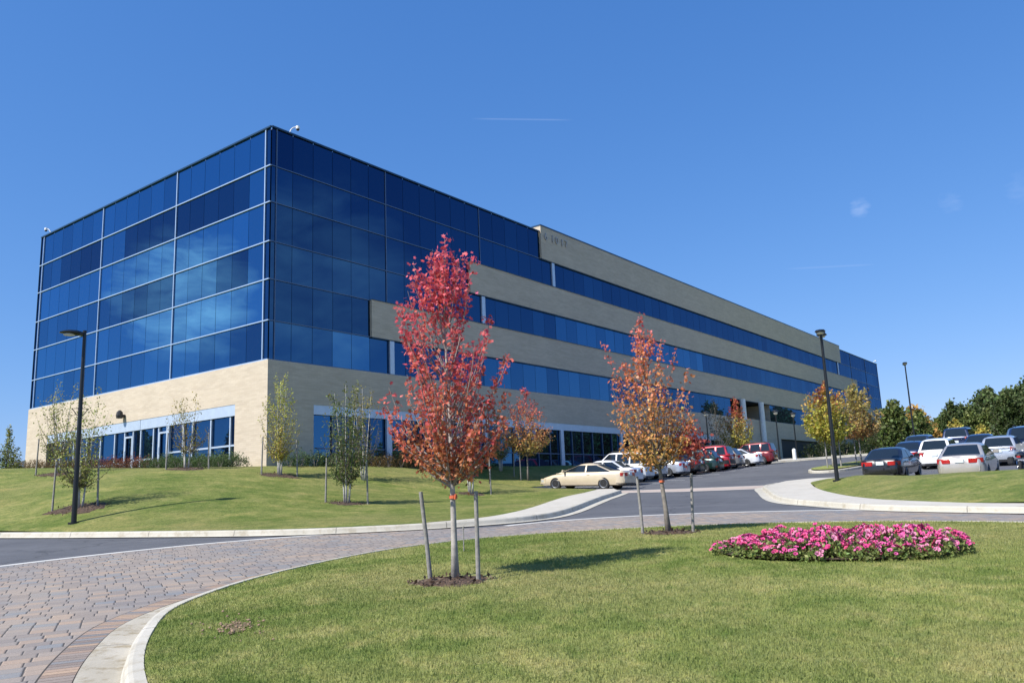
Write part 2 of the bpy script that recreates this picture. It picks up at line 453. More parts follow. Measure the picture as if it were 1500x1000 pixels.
# clockwise in plan? make it counter-clockwise so that 'left' is inwards
def ccw(C):
    a = np.sum(C[:,0]*np.roll(C[:,1],-1)-np.roll(C[:,0],-1)*C[:,1]); return C if a > 0 else C[::-1]
isl = ccw(isl)

far_kerb = catmull([(-60,46),(-34,33.8),(-24,29.2),(-16.5,26.1),(-11.14,24.1),(-6.71,22.6),(-3.7,22.5),(-1.3,23.1),(.38,24.2),(1.5,26.2),(2.75,30.6),(4.0,35.2),(4.85,38.6)], 6)   # road edge of the left lawn
right_edge = catmull([(12.19,39.31),(10.9,36.8),(9.84,32.76),(8.97,29.06),(8.76,26.86),(9.14,25.25),(9.95,22.6),(12.14,20.03),(16.5,15.2),(22,8),(26,0),(28,-10)], 6)

tag(sheet('ground', [(-500,-120),(500,-120),(500,700),(-500,700)], -.25, M['lawn']), kind='structure')
sheet('asphalt_road', [(-60,-18),(55,-18),(55,70.5),(23.3,70.5),(18.5,72.0),(-.3,45.3),(.2,44.6),(3.15,42.6),(4.0,41.0)]+list(map(tuple, offset(far_kerb,.03)[::-1])), 0.0, M['asphalt'])
outer = [(-16,6),(-14.6,11),(-12.6,15.2),(-10.86,17.4),(-10.05,18.53),(-9.06,19.65),(-7.86,20.73),(-6.39,21.6),(-5.2,22.05),(-3.7,22.42),(-2.4,22.45),(-1.1,22.35),(.2,22.9),(1.35,23.6),(3.0,24.1),(4.77,24.2),(6.6,24.0),(8.46,23.41),(9.88,22.4),(12.0,19.9),(15.5,15.6),(17.5,11),(18,4),(16,-6),(4,-10),(-8,-8),(-14,-1)]
outer = catmull(outer, 3, True)
sheet('paver_road', outer, .004, M['paver'])
# concrete edging flush with the pavers
oc = outer[3*1:3*20+1]
def ribbon(name, C, w, off, m, tapering=False):
    A = C; B = offset(C, w)
    return sheet(name, list(map(tuple, A))+list(map(tuple, B[::-1])), off, m)
ribbon('edge_strip', catmull([(-15.4,8.5),(-14.6,11),(-12.6,15.2),(-10.86,17.4),(-10.05,18.53),(-9.06,19.65),(-7.86,20.73),(-6.39,21.58),(-5.2,22.02)], 4), .24, .008, M['strip'])
ribbon('edge_strip', catmull([(-.3,22.5),(.2,22.9),(1.35,23.6),(3.0,24.1),(4.77,24.2),(6.6,24.0),(8.46,23.41),(9.6,22.7)], 4), .24, .008, M['strip'])
# crosswalk band
sheet('crosswalk', [(4.35,39.3),(5.9,38.2),(7.43,37.35),(11.2,37.0),(12.3,39.6),(12.1,40.9),(8.16,41.1),(4.2,41.75)], .004, M['pinkband'])
for P in ([(4.2,41.5),(8.16,40.85),(12.15,40.7),(12.15,40.95),(8.16,41.12),(4.2,41.78)], [(5.15,38.62),(7.43,37.25),(11.3,36.95),(11.36,37.15),(7.43,37.47),(5.2,38.85)]):
    sheet('edge_strip', P, .008, M['strip'])

# island kerb with gutter pan
M['gutter'] = mk_concrete('stained_gutter_concrete', (.36,.32,.245), (.50,.46,.38), 3.0, .9)
sweep('gutter_pan', isl, [(-.555,.012),(-.50,.013),(-.24,.006),(-.180,.007)], M['gutter'], True)
sweep('island_kerb', isl, [(-.183,.0065),(-.180,.0075),(-.165,.03),(-.15,.11),(-.125,.142),(-.09,.152),(.0,.155),(.012,.10)], M['kerb'], True)
# soldier course of single stones along the gutter
def soldier():
    C = offset(isl, -.57, True); C2 = offset(isl, -.86, True)
    seg = np.r_[0, np.cumsum(np.linalg.norm(np.diff(np.r_[C2, C2[:1]], axis=0), axis=1))]
    A = np.r_[C, C[:1]]; B = np.r_[C2, C2[:1]]
    n = int(seg[-1]/.115); t = np.linspace(0, seg[-1], n+1)
    a = np.c_[np.interp(t, seg, A[:,0]), np.interp(t, seg, A[:,1])]; b = np.c_[np.interp(t, seg, B[:,0]), np.interp(t, seg, B[:,1])]
    tones = np.array([(.30,.215,.16),(.36,.255,.175),(.26,.21,.175),(.20,.19,.185),(.33,.235,.17),(.24,.19,.16)])
    V=[];F=[];C_=[]
    for i in range(n):
        q = [a[i]*.97+a[i+1]*.03, a[i+1]*.97+a[i]*.03, b[i+1]*.97+b[i]*.03, b[i]*.97+b[i+1]*.03]
        c = tones[rng.integers(6)]*rng.uniform(.85,1.12); k = len(V)
        for p in q: V.append((p[0],p[1],float(g(p[0],p[1]))+.011)); C_.append(c)
        F.append((k,k+1,k+2,k+3))
    me = fast_mesh('soldier_course', V, F, np.array(C_))
    m, nt, bb = newmat('soldier_pavers'); at = N(nt,'ShaderNodeAttribute',attribute_name='Col'); co = objco(nt)
    fine = noise(nt, co, 50, 4, .7)
    L(nt, mixc(nt, 1.0, at.outputs[0], ramp(nt, fine, [(.3,(.8,.8,.8)),(.7,(1.15,1.15,1.15))]), 'MULTIPLY'), bb.inputs['Base Color'])
    bb.inputs['Roughness'].default_value = .85; bump(nt, bb, fine, .3, .006)
    tag(link_mesh('soldier_course', me, m), kind='structure')
    joint = plain('dark_joint_sand', (.05,.043,.037), .95)
    j = sheet('joint_sand', list(map(tuple, offset(isl,-.88,True)))+[tuple(offset(isl,-.88,True)[0])]+[tuple(offset(isl,-.54,True)[0])]+list(map(tuple, offset(isl,-.54,True)[::-1])), .008, joint)
soldier()
sweep('left_kerb', far_kerb, [(-.34,.012),(-.30,.013),(-.0,.007),(.012,.03),(.03,.12),(.05,.148),(.08,.154),(.20,.156),(.21,.1)], M['kerb'])
sweep('right_kerb', right_edge[::-1], [(.34,.012),(.30,.013),(.0,.007),(-.012,.03),(-.03,.12),(-.05,.148),(-.08,.154),(-.2,.156)], M['kerb'])

# left sidewalk
wk_lo = offset(far_kerb, .2)
i0 = np.argmin(np.abs(far_kerb[:,0]+2.6))
wk_up = catmull([(-2.6,23.0),(-1.21,24.0),(-.3,25.6),(.45,27.8),(1.25,31.0),(2.2,34.6),(3.0,37.2),(3.9,40.6)], 5)
sheet('left_sidewalk', list(map(tuple, wk_lo[i0:]))+[(4.75,40.9)]+list(map(tuple, wk_up[::-1])), KH, M['walk'])
# right sidewalk and its lawn edge
rl = catmull([(14.9,39.5),(13.4,37.6),(12.4,34.8),(11.46,31.47),(10.95,28.55),(10.8,26.4),(11.1,24.37),(12.73,20.94),(16.9,15.6),(22.4,8),(26.5,0),(28.5,-10)], 6)
rw = offset(right_edge[::-1], -.2)[::-1]
sheet('right_sidewalk', list(map(tuple, rw))+list(map(tuple, rl[::-1]))+[(15.6,40.4),(14.6,41.4),(13.2,40.6)], KH-.001, M['walk'])

# lawn heights -------------------------------------------------------------
lot_kerb = [(3.9,40.9),(3.2,42.6),(.3,44.3),(-.2,44.9)]
dv = np.array([.58,.815])
lot_line = [tuple(np.array([-.2,44.9])+dv*s) for s in np.linspace(0,33,14)]
bld = np.array([-12.006,39.242]); dr = np.array([.6016,.7988]); dl = np.array([-.7988,.6016])
ctl = []; val = []
def C_(x, y, z, absz=True):
    ctl.append((x,y)); val.append(z-(float(g(x,y))+KH) if absz else z)
for p in offset(far_kerb,.2)[::4]: C_(*p, 0, False)
for p in wk_up[::4]: C_(*p, 0, False)
for p in lot_kerb+lot_line: C_(*p, 0, False)
for x,y,z in [(-14.16,26.3,-.37),(-14.8,28,.10),(-6.24,30,-.13),(-10.3,35.5,1.15),(-14.5,36,1.62),(-20.3,36,1.60),(-2.1,36.6,.03),(.5,44.5,.22),(-9,28.5,.0),(-20,32.3,.75),(-27,38,1.9),(-40,43,1.9),(-1.2,42.0,.55),(-5,40,1.1),(-6,36,.55),(-60,52,1.6)]: C_(x,y,z)
for t,z in [(0,1.72),(4,1.73),(9,1.75),(16,1.78),(25,1.8),(34,1.85),(44,1.9),(54,2.1)]:
    p = bld+dr*t+np.array([.8,-.6])*.5; C_(*p, z); p = bld+dr*t-np.array([.8,-.6])*3; C_(*p, z)
for s,z in [(5,1.85),(10,2.0),(16,2.25),(22,2.55),(26,2.7)]:
    p = bld+dl*s-np.array([.6,.8])*.5; C_(*p, z); p = bld+dl*s+np.array([.6,.8])*3; C_(*p, z)
left_extra = tps(ctl, val, .02)
def hl(x, y): return g(x,y)+KH+left_extra(x,y)
left_lawn = list(map(tuple, offset(far_kerb,.205)[:i0+1]))+list(map(tuple, wk_up))+lot_kerb[1:]+lot_line[1:]+[tuple(bld+dr*54+np.array([-.8,.6])*2),(-12,43),tuple(bld+dl*27+np.array([.6,.8])*1.5),(-40,62),(-75,66)]
tag(sheet('left_lawn', left_lawn, 0, M['lawn_far'], hl, .8), kind='structure')
sweep('lot_kerb', np.array([(4.75,40.85)]+lot_kerb+lot_line[1:]), [(-.02,-.005),(0,.12),(.03,.15),(.15,.155),(.17,.02)], M['kerb'])

ctl = []; val = []
for p in rl[:44:4]: C_(*p, 0, False)
back = [(14.9,39.5),(15.6,36.0),(16.3,32.2),(17.9,30.0),(21.2,28.0),(26,26),(34,23),(45,19)]
for p in back: C_(*p, .02, False)
for x,y,e in [(13.0,33.2,.30),(14.3,31.5,.32),(15.6,28.5,.42),(17.0,27.0,.45),(19.5,25.2,.48),(24,22.5,.5),(13.2,27.5,.36),(14.5,23.5,.36),(18,19,.36),(30,17,.45)]: C_(x,y,e,False)
rex = tps(ctl, val, .02)
def hr(x, y): return g(x,y)+KH+rex(x,y)
right_lawn = list(map(tuple, rl))+[(45,-10),(45,19)]+back[:0:-1]
tag(sheet('right_lawn', right_lawn, 0, M['lawn_far'], hr, .8), kind='structure')

isl_in = offset(isl, .008, True)
def hi(x, y):
    return g(x,y)+KH-.012+.10*np.clip(1-((x-4.2)**2+(y-10.4)**2)/70,0,1)
tag(sheet('island_lawn', list(map(tuple, isl_in)), 0, M['lawn'], hi, .7), kind='structure')

# small island in the lot with two maples
sm = ccw(catmull([(17.3,48.9),(17.9,50.1),(19.6,51.6),(22.3,53.6),(23.6,53.4),(23.2,51.6),(21.2,49.6),(18.6,47.6),(17.4,47.9)], 5, True))
sweep('lot_island_kerb', sm, [(-.01,-.005),(.0,.12),(.03,.15),(.16,.155),(.17,.1)], M['kerb'], True)
tag(sheet('lot_island_lawn', list(map(tuple, offset(sm,.165,True))), KH, M['lawn'], lambda x,y: g(x,y)+.06, .8), kind='structure')
# far edge of the lot and the entrance walk
far = catmull([(17.6,73),(19.8,69.4),(22.6,70.2),(26,70.6),(34,70.6),(46,70.2),(55,70)], 4)
sheet('entrance_walk', list(map(tuple, far))+[(55,73.5),(34,74),(26,75),(30,93),(27,95),(20,80)], .13, M['walk'])
sweep('entrance_kerb', far, [(-.2,.0),(-.02,.0),(0,.11),(.03,.136),(.15,.14)], M['kerb'])
ctl2 = 0
sheet('rear_lawn', [(34,74.0),(55,73.5),(55,70),(55,-18),(120,-18),(140,170),(60,170),(30,96),(26,75.2)], -.03, M['lawn'])
# painted stall lines
for i in range(12):
    a = np.array([.1,44.5])+dv*(2.8*i+1.55)+np.array([.815,-.58])*.2; b_ = a+np.array([.8,-.6])*5.0
    n_ = dv*.05
    sheet('parking_line', [tuple(a-n_),tuple(b_-n_),tuple(b_+n_),tuple(a+n_)], .005, M['white'])

# ------------------------------------------------------------------ the office building
H = [19.135, 17.048, 15.078, 12.995, 11.018, 8.907, 6.935]
T = 123.5; DEP = 26.4
B = empty('office_building', (bld[0], bld[1], 0), math.atan2(dr[1], dr[0]), 'long four storey office block with blue mirror glass and buff brick bands', 'building')
# local frame: x along the shaded front, y along the sunlit side, both faces at 0, outside is negative
def P_front(u, d, z): return (u, -d, z)      # d = metres proud of the face
def P_side(u, d, z): return (-d, u, z)

def glaze(face, u0, u1, z0, z1, n, tones, d=0.0, gap=.012, name='glass_panel', tilt=.0016):
    """a bay of glass panes with dark sealant joints; each pane leans a few millimetres"""
    V=[];F=[];C=[]
    w = (u1-u0)/n
    for i in range(n):
        a = u0+i*w+gap; b = u0+(i+1)*w-gap
        t = tones[i] if hasattr(tones,'__len__') else tones
        t = float(np.clip(t + rng.normal(0,.014), 0, 1))
        e = [d+rng.uniform(-tilt,tilt) for _ in range(4)]
        k = len(V)
        V += [face(a,e[0],z0+gap), face(b,e[1],z0+gap), face(b,e[2],z1-gap), face(a,e[0]+e[2]-e[1],z1-gap)]
        F.append((k,k+1,k+2,k+3) if face is P_front else (k+3,k+2,k+1,k)); C += [(t,t,t)]*4
    return link_mesh(name, fast_mesh(name, V, F, np.array(C)), M['glass'], B)

def bar(face, u0, u1, d0, d1, z0, z1, m, name, parent=None, bev=0):
    mb = MB(); p = face(u0,d0,z0); q = face(u1,d1,z1)
    mb.box(min(p[0],q[0]),max(p[0],q[0]),min(p[1],q[1]),max(p[1],q[1]),z0,z1)
    return mb.build(name, m, parent or B, bevel=bev)

cols_f = [0, 8.04]+[8.04+8.7*i for i in range(1,13)]+[T]
side_b = [.434, 8.8, 17.48, 25.95]
# dark backing behind all the glass
mb = MB(); e0 = .09
mb.box(e0, 57.6, e0, DEP-e0, -.5, 19.08); mb.box(69.4, T-e0, e0, DEP-e0, -.5, 19.08); mb.box(57.6, 69.4, 4.2, DEP-e0, -.5, 19.08)
mb.box(57.6, 69.4, e0, 4.2, 9.0, 19.08)
mb.build('inner_core', M['core'], B)
mb = MB(); mb.box(.12, T-.12, .12, DEP-.12, 19.085, 19.12); mb.build('roof', M['roofing'], B)

# sunlit side: three bays, six rows; a few panes read darker where blinds are open
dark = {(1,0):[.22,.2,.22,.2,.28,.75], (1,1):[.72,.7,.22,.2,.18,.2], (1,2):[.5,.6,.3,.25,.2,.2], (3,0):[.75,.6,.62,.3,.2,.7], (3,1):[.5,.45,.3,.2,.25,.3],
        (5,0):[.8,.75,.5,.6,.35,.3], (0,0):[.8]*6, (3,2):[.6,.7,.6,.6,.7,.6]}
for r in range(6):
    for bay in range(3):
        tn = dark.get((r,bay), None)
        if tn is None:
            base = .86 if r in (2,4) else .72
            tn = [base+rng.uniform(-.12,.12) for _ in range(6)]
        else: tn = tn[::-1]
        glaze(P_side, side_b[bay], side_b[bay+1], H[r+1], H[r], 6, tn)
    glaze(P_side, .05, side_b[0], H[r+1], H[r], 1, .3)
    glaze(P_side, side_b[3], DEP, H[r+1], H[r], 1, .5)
for r in range(7):
    z = H[r]
    bar(P_side, -.02, DEP, .003, .075 if r else .10, z-.028 if r else z-.02, z+.028 if r else z+.07, M['alu_dark'] if r==0 else M['mull_pale'], 'mullion')
for s in side_b: bar(P_side, s-.035, s+.035, .0, .06, H[6]+.029, H[0]-.021, M['mull_pale'], 'mullion')
bar(P_side, DEP-.02, DEP+.02, .0, .05, H[6]+.036, H[0]-.021, M['alu_dark'], 'mullion')

# shaded front: curtain wall ends, brick bands with ribbon windows between
bands = [(0, 23.85, 101.0), (2, 15.47, 108.9), (4, 6.75, 117.0)]
lo = {0: (23.85,101.0), 2: (15.47,108.9), 4: (6.75,117.0)}
for r in range(6):
    for i in range(len(cols_f)-1):
        a, b = cols_f[i], cols_f[i+1]
        if r == 0 or r in lo:
            s0, s1 = lo[r]
            for (c, d_) in ((a, min(b, s0)), (max(a, s1), b)):
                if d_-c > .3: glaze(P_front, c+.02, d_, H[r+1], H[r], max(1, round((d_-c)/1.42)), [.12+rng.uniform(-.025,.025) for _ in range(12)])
        else:
            if r == 5 and a < 69.3 and b > 57.7:
                for (c, d_) in ((a, min(b, 57.7)), (max(a, 69.3), b)):
                    if d_-c > .3: glaze(P_front, c, d_, H[r+1], H[r], max(1, round((d_-c)/1.42)), .3)
                continue
            base = {1:.16, 3:.19, 5:.21}[r]  # front tones darker than the side's: the dimmer sky reflection is put into the colour
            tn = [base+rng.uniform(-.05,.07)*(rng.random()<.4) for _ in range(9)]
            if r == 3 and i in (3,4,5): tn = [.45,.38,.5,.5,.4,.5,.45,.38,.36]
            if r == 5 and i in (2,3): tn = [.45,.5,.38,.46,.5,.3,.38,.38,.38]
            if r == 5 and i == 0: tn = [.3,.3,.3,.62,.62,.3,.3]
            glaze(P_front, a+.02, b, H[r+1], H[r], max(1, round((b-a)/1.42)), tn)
for r in range(1, 7):
    z = H[r]
    segs = [(0, T)] if r == 6 else [(0, lo[r-1 if r % 2 else r][0]), (lo[r-1 if r % 2 else r][1], T)]
    for a, b in segs: bar(P_front, a+.0, b, .002, .05, z-.025, z+.025, M['mull_dim'], 'mullion')
bar(P_front, -.02, 23.85, .003, .10, H[0]-.02, H[0]+.07, M['alu_dark'], 'mullion'); bar(P_front, 101.0, T, .003, .10, H[0]-.02, H[0]+.07, M['alu_dark'], 'mullion')
for u, zz in ((.32, H[6]), (8.04, H[4]), (16.74, H[2]), (T-8.0, H[4]), (T-16.7, H[2]), (T-.1, H[6])):
    bar(P_front, u-.03, u+.03, .0, .045, zz+.026, H[0]-.021, M['mull_dim'], 'mullion')
# brick bands stand a little proud of the glass, with a thin metal cap
for r, s0, s1 in bands:
    zt = 19.59 if r == 0 else H[r]+.03; zb = H[r+1]
    bar(P_front, s0, s1, -.6 if r == 0 else -.05, .16, zb, zt, M['brick'], 'brick_band')
    if r == 0:
        bar(P_front, s0-.03, s1+.03, -.65, .19, zt+.002, zt+.10, M['alu_dark'], 'coping')
    bar(P_front, s0+.02, s1-.02, .0, .13, zb-.05, zb-.002, M['alu_dark'], 'window_head')
    bar(P_front, s0+.02, s1-.02, .0, .20, zt-.012, zt+.03, M['alu_dark'] , 'window_sill') if r else None
# pale columns seen at the ends of the ribbons
for u, r in ((8.35,5), (16.85,3), (25.4,1), (T-8.35,5), (T-16.3,3), (T-24,1)):
    bar(P_front, u-.17, u+.17, .005, .11, H[r+1]+.004, H[r]-.06, M['alu'], 'column')

# brick base
ZB = [0.6]
bz = .5
bar(P_side, .0, 2.5, -.3, .12, bz, H[6]-.04, M['brick'], 'brick_base')
bar(P_side, 2.5, 23.3, -.3, .12, 4.95, H[6]-.04, M['brick'], 'brick_base')
bar(P_side, 23.3, DEP, -.3, .12, bz, H[6]-.04, M['brick'], 'brick_base')
bar(P_front, -.119, 2.7, -.3, .14, bz, H[6]-.03, M['brick'], 'brick_base')
bar(P_front, 2.7, 54.0, -.3, .14, 4.85, H[6]-.03, M['brick'], 'brick_base')
bar(P_front, 54.0, 71.8, -.3, .14, bz, H[6]-.03, M['brick'], 'brick_base')
bar(P_front, 71.8, 117.5, -.3, .14, 4.99, H[6]-.03, M['brick'], 'brick_base')
bar(P_front, 117.5, T, -.3, .14, bz, H[6]-.03, M['brick'], 'brick_base')
# ground-floor glazing of the sunlit side with fascia, frames and two doors
bar(P_side, 2.5, 11.63, .0, .10, 4.38, 4.95, M['alu'], 'fascia'); bar(P_side, 11.67, 23.3, .0, .10, 4.38, 4.95, M['alu'], 'fascia')
doors = [(12.5,13.45), (8.75,9.75)]
ed = [2.5, 3.0, 4.7, 6.4, 7.3, 8.75, 9.75, 10.3, 11.65, 12.5, 13.45, 14.6, 16.3, 18.0, 19.7, 21.5, 23.3]
for i in range(len(ed)-1):
    a, b = ed[i], ed[i+1]
    glaze(P_side, a, b, 2.1 if (a,b) in doors else 2.2, 4.38, 1, [.25+rng.uniform(0,.3)], -.05)
    w = .14 if abs(a-8.75) < .01 else .05
    if i: bar(P_side, a-w, a+w, -.04, .05 if w < .1 else .09, 1.9, 4.378, M['alu'], 'frame_post')
bar(P_side, 2.5, 8.6, -.045, .035, 2.86, 2.95, M['alu'], 'frame_rail')
bar(P_side, 10.35, 12.44, -.045, .035, 2.62, 2.72, M['alu'], 'frame_rail')
bar(P_side, 13.5, 23.2, -.045, .035, 2.52, 2.62, M['alu'], 'frame_rail')
for a, b in doors:
    D = empty('door', (0, 0, 0)); D.parent = B
    fr = MB()
    for (u0,u1,z0,z1) in ((a+.06,a+.15,2.0,4.1),(b-.15,b-.06,2.0,4.1),(a+.15,b-.15,4.0,4.1),(a+.15,b-.15,2.0,2.15)):
        fr.box(-.06,-.002,u0,u1,z0,z1)
    fr.build('door_frame', M['alu'], D)
    hd = MB(); hd.tube([(-.10,b-.24,2.85),(-.14,b-.24,2.85),(-.14,b-.24,3.25),(-.10,b-.24,3.25)], .018, 6); hd.build('handle', M['chrome'], D)
# ground-floor glazing of the front
bar(P_front, 2.7, 54.0, .0, .11, 4.35, 4.85, M['alu'], 'fascia')
gb = [2.7]+[8.04+8.7*i for i in range(6)]+[54.0]
for i in range(len(gb)-1):
    n = max(2, round((gb[i+1]-gb[i])/1.45))
    glaze(P_front, gb[i], gb[i+1], 1.7, 4.35, n, [.2+rng.uniform(-.1,.25) for _ in range(n)], -.06)
    bar(P_front, gb[i]+.3, gb[i+1]-.3, -.05, .02, 2.62, 2.68, M['mull_dim'], 'frame_rail')
    if i: bar(P_front, gb[i]-.2, gb[i]+.2, -.02, .12, 1.2, 4.348, M['alu'], 'column')
    fm = MB()
    for k in range(1, n):
        u = gb[i]+(gb[i+1]-gb[i])*k/n; fm.box(u-.03,u+.03,-.03,.05,1.6,4.35)
    fm.build('frame_post', M['mull_dim'], B)
gb = [71.8+ (117.5-71.8)*k/8 for k in range(9)]
for i in range(8):
    glaze(P_front, gb[i], gb[i+1], 1.4, 4.99, 4, [.05]*4, -.25)
    bar(P_front, gb[i]-.08, gb[i]+.08, -.25, -.1, 1.4, 4.985, M['alu_dark'], 'frame_post')
# recessed entrance at first-floor level
RC = MB(); RC.box(57.7,69.3, .0, 4.1, H[6]-.03, H[6]-.001); RC.build('recess_floor', M['walk'], B)
for u0 in (57.62, 69.28):
    mb = MB(); mb.box(u0,u0+.1,.02,4.1,H[6],H[5]-.01); mb.build('recess_wall', M['brick'], B)
glaze(lambda u,d,z: (u, 4.0-d, z), 59.5, 66.5, H[6]+.05, H[5]-.15, 5, [.95]*5, 0)
mb = MB()
for k in range(6):
    u = 59.5+7.0*k/5; mb.box(u-.05,u+.05,3.85,3.97,H[6],H[5]-.02)
mb.build('frame_post', M['alu'], B)
for u in (60.1, 65.5):
    mb = MB(); mb.tube([(u,-.42,1.2),(u,-.42,H[5]-.02)], .30, 20)
    mb.build('column', M['white'], B, True, sharp=.6)
M['numeral'] = plain('grey_numeral_metal', (.42,.39,.36), .5, .3)
# address numerals on the parapet
for k, (chx, uu) in enumerate((('6',24.25),('1',25.15),('0',25.72),('1',26.45),('7',27.0))):
    cu = bpy.data.curves.new('address_numeral', 'FONT'); cu.body = chx; cu.size = .8; cu.extrude = .04
    cu.materials.append(M['numeral'])
    tmp = bpy.data.objects.new('numeral_outline', cu); col.objects.link(tmp)
    me = bpy.data.meshes.new_from_object(tmp.evaluated_get(bpy.context.evaluated_depsgraph_get()))
    bpy.data.objects.remove(tmp)
    o = bpy.data.objects.new('address_numeral', me); col.objects.link(o); o.parent = B
    o.location = (uu, -.20, 18.6); o.rotation_euler = (math.pi/2, 0, 0)
# gooseneck roof cameras and the door lamp
def roof_camera(x, y, dx, dy):
    r = empty('security_camera'); r.parent = B; r.location = (x, y, H[0]+.05); r.scale = (.5,.5,.55)
    mb = MB(); pts = [(0,0,-.1)]+[(dx*.9*(1-math.cos(a)), dy*.9*(1-math.cos(a)), .25+.75*math.sin(a)) for a in np.linspace(0,1.45,8)]
    mb.tube(pts, .055, 8); mb.build('camera_arm', M['white'], r, True)
    p = pts[-1]; mb = MB()
    mb.loft([[(p[0]+rr*math.cos(t), p[1]+rr*math.sin(t), p[2]+zz) for t in np.linspace(0,2*math.pi,12,endpoint=False)] for rr,zz in ((.07,.1),(.20,.05),(.22,-.1),(.2,-.24))])
    mb.build('camera_hood', M['white'], r, True, sharp=.7)
    mb = MB(); mb.loft([[(p[0]+rr*math.cos(t), p[1]+rr*math.sin(t), p[2]+zz) for t in np.linspace(0,2*math.pi,12,endpoint=False)] for rr,zz in ((.18,-.241),(.17,-.33),(.10,-.40),(.02,-.42))])
    mb.build('camera_dome', M['darkplastic'], r, True)
roof_camera(1.3, .2, .9, -.5); roof_camera(.2, DEP-.8, -.5, .75); roof_camera(T-.8, .3, .5, -.9)
mb = MB(); mb.box(-.30,-.12,13.35,13.6,5.25,5.4); mb.loft([[(-.30+rr*math.cos(t)-.1, 13.47+rr*math.sin(t), zz) for t in np.linspace(0,2*math.pi,10,endpoint=False)] for rr,zz in ((.06,5.65),(.16,5.55),(.2,5.35),(.17,5.18))])
mb.build('wall_lamp', M['darkplastic'], B)

# ------------------------------------------------------------------ plants
LEAF = {  # flat outlines in leaf lengths, folded along the midrib
 'maple': ([(0,0,0),(.38,.10,.05),(.20,.38,.04),(.44,.62,.07),(.14,.66,.02),(0,1,0),(-.14,.66,.02),(-.44,.62,.07),(-.20,.38,.04),(-.38,.10,.05)], [(0,1,2,5),(2,3,4,5),(0,5,8,9),(5,6,7,8)]),
 'oval': ([(0,0,0),(.28,.45,.06),(0,1,0),(-.28,.45,.06)], [(0,1,2,3)]),
 'clump': ([(0,0,0),(.5,.2,.12),(.42,.75,-.05),(.05,1,.1),(-.45,.7,.12),(-.5,.2,-.06)], [(0,1,2,3),(0,3,4,5)]),
}
def rand_dirs(n, up=0.0):
    v = rng.normal(size=(n,3)); v[:,2] += up; return v/np.linalg.norm(v, axis=1, keepdims=True)
def leaf_mesh(name, P, size, cols, kind='oval', up=.5, dirs=None):
    """one leaf-shaped blade per point, each turned its own way"""
    tv, tf = LEAF[kind]; tv = np.array(tv); tf = np.array(tf); n = len(P)
    d = rand_dirs(n, -.25) if dirs is None else dirs         # where the tip points
    nn = rand_dirs(n, up*2)                                  # which way the blade faces
    x = np.cross(d, nn); x /= np.linalg.norm(x, axis=1, keepdims=True)+1e-9
    z = np.cross(x, d)
    s = (np.asarray(size)*rng.uniform(.7,1.25,n))[:,None,None]
    V = P[:,None,:] + s*(x[:,None,:]*tv[None,:,0,None] + d[:,None,:]*tv[None,:,1,None] + z[:,None,:]*tv[None,:,2,None])
    F = (np.arange(n)*len(tv))[:,None,None]+tf[None]
    C = np.repeat(cols[:,None,:], len(tv), 1)
    return fast_mesh(name, V.reshape(-1,3), F.reshape(-1, tf.shape[1]), C.reshape(-1,3))

def bez(a, b, c, n): 
    t = np.linspace(0,1,n)[:,None]; return (1-t)**2*a+2*t*(1-t)*b+t*t*c

